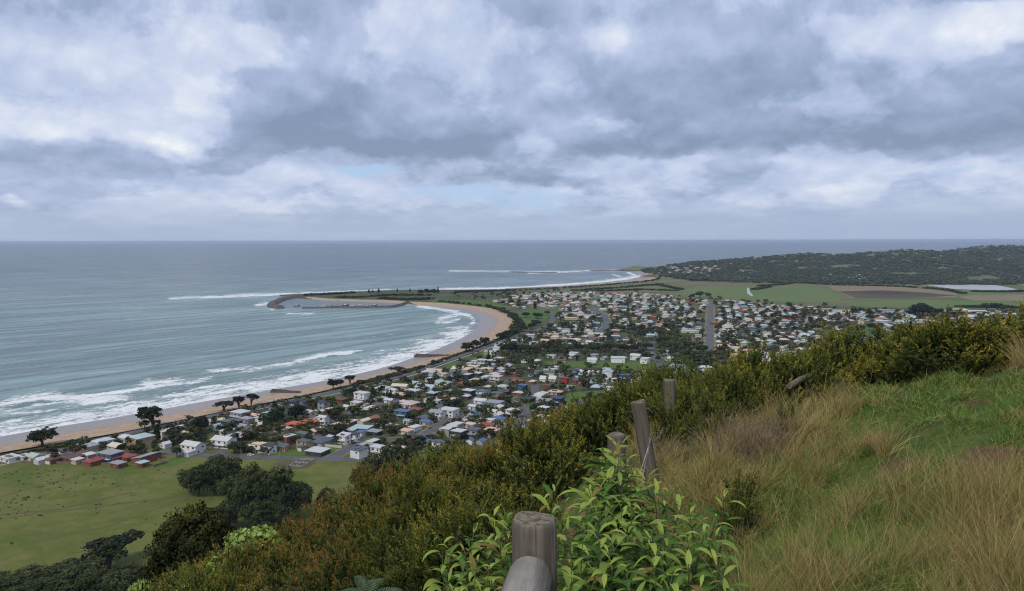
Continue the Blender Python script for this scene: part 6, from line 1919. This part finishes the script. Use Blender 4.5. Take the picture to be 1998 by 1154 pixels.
# poles
for px, py, hpx, lb in ((737, 777, 23, 'pale tall power pole among the dark pines by the beach houses'), (166.5, 871, 13, 'thin pole by the beach road right of the domed cypress'), (470.5, 887, 14, 'thin pole at the corner of the paddock road'), (545, 893, 13, 'thin pole in front of the pavilion lawn'), (377, 829, 12, 'thin pole beside the white beach house'), (836, 742, 14, 'thin pole at the end of the long grey-roofed hall'), (600, 784, 12, 'thin pole by the navy townhouses'), (925, 693, 12, 'thin pole on the beach road below the tall pine')):
    x, y = G(px, py, PLAIN); D = sqrt(x * x + y * y + 146 ** 2); h = hpx * D / FPX
    o = empty('power_pole', (x, y, PLAIN), R(-30)); tag(o, lb, 'pole', 'power poles of the town')
    MB().tube([(0, 0, -.5), (0, 0, h)], [.19, .13], 8).build('pole', M_path, o); MB().box(-1.2, 1.2, -.07, .07, h - .9, h - .72).build('crossarm', M_bark, o)

# fences and the stock yard
M_paling = simple('paling', (.50, .48, .43), (.40, .38, .34), .8, .8); M_timberf = simple('grey_paling', (.17, .145, .115), (.11, .09, .07), .8, .9)


def paling(pts, h, mat, label):
    p = GL(pts, PLAIN); o = empty('garden_fence', (*p[0], PLAIN)); tag(o, label, 'fence', 'garden fences of the town')
    mb = MB(); pm = MB()
    for (x0, y0), (x1, y1) in zip(p[:-1], p[1:]):
        L = math.hypot(x1 - x0, y1 - y0); ux, uy = (x1 - x0) / L, (y1 - y0) / L; n = max(2, int(L / 2.4))
        for k in range(n):
            a, b = k / n * L + .05, (k + 1) / n * L - .05; hh = h + (.04 if k % 2 else 0)
            q = [(x0 + ux * s - uy * e - p[0][0], y0 + uy * s + ux * e - p[0][1]) for s, e in ((a, -.04), (b, -.04), (b, .04), (a, .04))]
            mb.poly([(*c, 0) for c in q] + [(*c, hh) for c in q], [(4, 5, 6, 7), (0, 1, 5, 4), (1, 2, 6, 5), (2, 3, 7, 6), (3, 0, 4, 7)])
            c = (x0 + ux * k / n * L - p[0][0], y0 + uy * k / n * L - p[0][1]); pm.box(c[0] - .07, c[0] + .07, c[1] - .07, c[1] + .07, 0, h + .12)
    mb.build('paling', mat, o); pm.build('post', mat, o)


paling([(616, 870), (667, 875)], 1.8, M_paling, 'pale fence along the lawn behind the white pavilion'); paling([(353, 879), (385, 882), (420, 884)], 1.6, M_timberf, 'brown timber fence in front of the white gabled house by the road')
paling([(290, 893), (326, 904), (300, 912)], 1.5, M_timberf, 'grey timber fence round the bright lawn beside the brick house'); paling([(40, 903), (120, 905), (170, 906), (250, 908)], 1.4, M_timberf, 'low grey fence along the paddock below the row of houses')
paling([(735, 856), (790, 862)], 1.6, M_timberf, 'dark fence beside the small lawn below the cross street'); paling([(900, 805), (884, 812)], 1.5, M_timberf, 'short fence at the head of the cross street')
p = np.array(GL([(564, 911), (590, 913), (613, 899), (585, 899)], PLAIN)); o = empty('stockyard', (*p[0], PLAIN)); tag(o, 'grey timber stock yard standing on bare soil in the paddock by the road', 'stock yard')
rl, ps = MB(), MB(); q = [p[0], (p[0] + p[1]) / 2, p[1], (p[1] + p[2]) / 2, p[2], (p[2] + p[3]) / 2, p[3], (p[3] + p[0]) / 2]; q = [np.array([*(c - p[0])]) for c in q]
segs = [(q[i], q[(i + 1) % 8]) for i in range(8)] + [(q[1], q[5]), (q[3], q[7])]
for a, b in segs:
    for z in (.5, .95, 1.4): rl.tube([(*a, z), (*b, z)], .07, 5)
    for k in range(5): c = a + (b - a) * k / 4; ps.tube([(*c, -.2), (*c, 1.75)], .11, 6)
rl.build('rail', M_paling, o); ps.build('post', M_timberf, o)
patch('bare_soil', GL([(528, 913), (540, 901), (600, 899), (618, 903), (600, 914), (560, 916)], PLAIN), PLAIN + .06, simple('bare_earth', (.10, .070, .045), (.075, .075, .035), .25, .95, detail=6))
for pts, w in (([(0, 970), (70, 950), (160, 928), (240, 916)], 1.6), ([(20, 1010), (180, 990), (300, 975), (372, 966)], 1.8), ([(60, 1060), (200, 1030), (330, 985), (372, 968)], 1.3), ([(0, 1005), (110, 995), (200, 975), (260, 960)], 2.2), ([(620, 905), (735, 907)], 1.4)):
    strip('sheep_track', GL(pts, PLAIN), w, PLAIN + .05, simple('trodden_grass', (.115, .092, .045), (.070, .072, .026), .2, .95, detail=6))

# a surfer on the breaking wave
x, y = G(388, 761); o = empty('surfer', (x, y, 0), .6); tag(o, 'person in a black wetsuit riding a white board on the breaking wave', 'person')
MB().poly([(-1.05, 0, .12), (-.6, -.25, .1), (.3, -.27, .1), (1.05, 0, .2), (.3, .27, .1), (-.6, .25, .1), (-.6, -.2, .17), (.3, -.22, .17), (.3, .22, .17), (-.6, .2, .17)], [(6, 7, 8, 9), (1, 2, 7, 6), (2, 3, 7), (3, 8, 7), (3, 4, 8), (4, 5, 9, 8), (5, 0, 9), (0, 6, 9), (0, 1, 6), (5, 4, 2, 1), (0, 5, 1), (4, 3, 2)]).build('surfboard', M_hull['white'], o)
me = bpy.data.meshes.new('person'); vs = [(0, 0, .78), (0, .02, 1.0), (.05, .03, 1.25), (.1, .03, 1.42), (.13, .03, 1.58), (-.22, 0, .5), (-.35, .02, .18), (.25, 0, .52), (.3, .02, .18), (.1, -.3, 1.28), (.28, -.52, 1.2), (.08, .36, 1.28), (-.1, .62, 1.22)]
me.from_pydata(vs, [(0, 1), (1, 2), (2, 3), (3, 4), (0, 5), (5, 6), (0, 7), (7, 8), (2, 9), (9, 10), (2, 11), (11, 12)], [])
bo = link_mesh('person', me, o); bo.data.materials.append(simple('wetsuit', (.012, .013, .016), None, 2, .6)); sk = bo.modifiers.new('skin', 'SKIN')
for i, r_ in enumerate((.15, .15, .17, .07, .12, .09, .06, .09, .06, .06, .04, .06, .04)): me.skin_vertices[0].data[i].radius = (r_, r_)
me.skin_vertices[0].data[0].use_root = True; bo.modifiers.new('smooth', 'SUBSURF').render_levels = 1
# ------------------------------------------------------------------ what each one is called
ORD = ['nearest', 'second', 'third', 'fourth', 'fifth', 'sixth', 'seventh', 'eighth', 'ninth', 'tenth', 'eleventh', 'twelfth', 'thirteenth', 'fourteenth', 'fifteenth', 'sixteenth', 'seventeenth', 'eighteenth', 'nineteenth', 'twentieth']
MARKS = [('the white-roofed pavilion', 620, 877), ('the twin orange-roofed houses', 592, 823), ('the long pale-roofed hall', 832, 754), ('the all-blue house', 1020, 751), ('the steep white gables', 1070, 738), ('the umbrella cypress', 300, 815), ('the domed cypress', 83, 858),
         ('the nearer groyne', 556, 767), ('the longer groyne', 850, 696), ('the bright green strip', 1180, 713), ('the straight avenue', 1386, 640), ('the main street bend', 1183, 636), ('the brown tiled house', 140, 888), ('the tall beachside pine', 953, 696), ('the navy townhouses', 600, 783),
         ('the silver pond on the flats', 1890, 561), ('the stock yard', 588, 906), ('the crescent road', 1026, 812), ('the harbour wall', 715, 600), ('the foreshore park', 1045, 620), ('the broad dark pine east of town', 1800, 606), ('the playing field', 1660, 646)]
NEARM = [('the leaning fence post', 1255, 850), ('the barrier post', 1043, 1060), ('the half-buried post', 1307, 770), ('the fallen rail', 1560, 738), ('the dark round tree', 380, 1060), ('the paddock trees', 520, 970), ('the pale wattle', 490, 1070), ('the small leafy bush', 920, 1080),
         ('the bright lawn', 1900, 770), ('the lone young shrub', 1445, 930), ('the trees by the road', 765, 905), ('the tall right-hand corner of scrub', 1985, 640), ('the flat-topped tree', 210, 1085)]


def dirword(dx, dy):
    a = math.degrees(atan2(-dy, dx)) % 360
    return ['right of', 'up and right from', 'above', 'up and left from', 'left of', 'down and left from', 'below', 'down and right from'][int((a + 22.5) // 45) % 8]


def number_off(items, marks):
    """items: (object, px, py, description); writes a label that tells each from its like"""
    pool = {}
    for o, px, py, desc in items:
        nm, mx_, my_ = min(marks, key=lambda q: (q[1] - px) ** 2 + ((q[2] - py) * 1.6) ** 2)
        pool.setdefault((desc, dirword(px - mx_, (py - my_) * 1.6), nm), []).append((math.hypot(px - mx_, py - my_), o))
    count = {}
    for o, px, py, desc in items: count[desc] = count.get(desc, 0) + 1
    for (desc, dw, nm), v in pool.items():
        v.sort(key=lambda q: q[0])
        for i, (_, o) in enumerate(v):
            od = '' if len(v) == 1 else (ORD[i] + ' ' if i < 20 else 'farther ')
            o['label'] = '%s%s %s %s' % (od, desc, dw, nm)


def hdesc(H):
    k = {'hip': 'hipped', 'gable': 'gabled', 'flat': 'flat', 'skillion': 'slanting', 'steep': 'steep-gabled'}[H.kind]
    s = '' if H.st == 1 else 'tall '
    return '%s%s house with %s %s %sroof' % (s, H.wall, k, H.roof.replace(' ', '-'), 'solar-panelled ' if H.solar else '')


items = []
for H in HOUSES:
    px, py = PX(H.x, H.y, PLAIN + 3); tag(H.o, None, 'house', 'houses of the seaside town'); items.append((H.o, float(px), float(py), hdesc(H)))
number_off(items, MARKS)
items, items2 = [], []
TD = {'dome': 'dark rounded evergreen tree', 'gum': 'loose-crowned gum tree', 'bush': 'low dark garden bush', 'conifer': 'pointed dark conifer', 'column': 'narrow upright conifer', 'umbrella': 'flat-topped dark cypress', 'paddock': 'dense dark bushy tree', 'hill_round': 'round golden-green tree', 'cypdome': 'broad domed dark cypress'}
for o, x, y, key, w, h in TREES:
    kd = 'hill_round' if key == 'hill_round' else ''.join(c for c in key if not c.isdigit())
    px, py = PX(x, y, o.location.z + h * .5)
    desc = TD[kd]
    if kd == 'dome': desc = ('small ' if h < 5 else 'large ' if h > 9 else '') + desc
    if key == 'gum2': desc = 'brownish loose-crowned tree'
    tag(o, None, 'bush' if kd == 'bush' else 'tree', 'trees of the town and shore' if kd not in ('paddock', 'hill_round') else 'trees below the lookout')
    if kd in ('paddock', 'hill_round') or o.name.startswith('flat'): items2.append((o, float(px), float(py), desc))
    else: items.append((o, float(px), float(py), desc))
number_off(items, MARKS); number_off(items2, NEARM)
TREES[[i for i, q in enumerate(TREES) if q[0].name.startswith('flat_topped_tree')][0]][0]['label'] = 'wide flat-topped tree standing alone at the lower edge of the paddock'
rt = [q[0] for q in TREES if q[0].name.startswith('round_tree')]
rt[0]['label'] = 'big dark round tree with golden upper leaves on the slope'; rt[1]['label'] = 'smaller dark round tree pressed against the big round one'
items = []
for o, x, y, s, sz, col in SHRUBS:
    px, py = PX(x, y, o.location.z + sz * .6)
    t_ = 'rust-tipped' if col[1] > .55 else 'golden' if col[0] > .72 else 'yellow-green' if col[0] > .45 else 'dark green'
    kd = 'young upright heath shrub' if o.name.startswith('young') else 'heath shrub'
    tag(o, None, 'shrub', 'heath shrubs on the brow'); items.append((o, float(px), float(py), t_ + ' ' + kd))
number_off(items, NEARM)
items = []
for o in WATTLES: tag(o, None, 'shrub', 'pale wattles on the slope'); px, py = PX(*o.location); items.append((o, float(px), float(py), 'pale green feathery wattle bush'))
number_off(items, [q for q in NEARM if 'wattle' not in q[0]])
items = []
for o, px, d in DEAD: tag(o, None, 'dead bush', 'bare dead bushes in the grass'); q = PX(*o.location); items.append((o, float(q[0]), float(q[1]), 'bare greyish twiggy dead bush'))
number_off(items, NEARM)
# ------------------------------------------------------------------ the air between here and the far ridge
def bd_haze():
    mt = bpy.data.materials.new('sea_haze'); mt.use_nodes = True
    t = T(mt.node_tree); t.nodes.clear()
    out = t.new('ShaderNodeOutputMaterial'); v = t.new('ShaderNodeVolumePrincipled')
    v.inputs['Color'].default_value = (0.68, 0.80, 1.0, 1); v.inputs['Density'].default_value = 3.6e-5; v.inputs['Anisotropy'].default_value = 0.2
    t.link(v.outputs[0], out.inputs['Volume'])
    return mt


hz = MB().box(-61000, 61000, -7000, 50600, -8, 158)
tag(hz.build('haze', bd_haze()), kind='stuff')
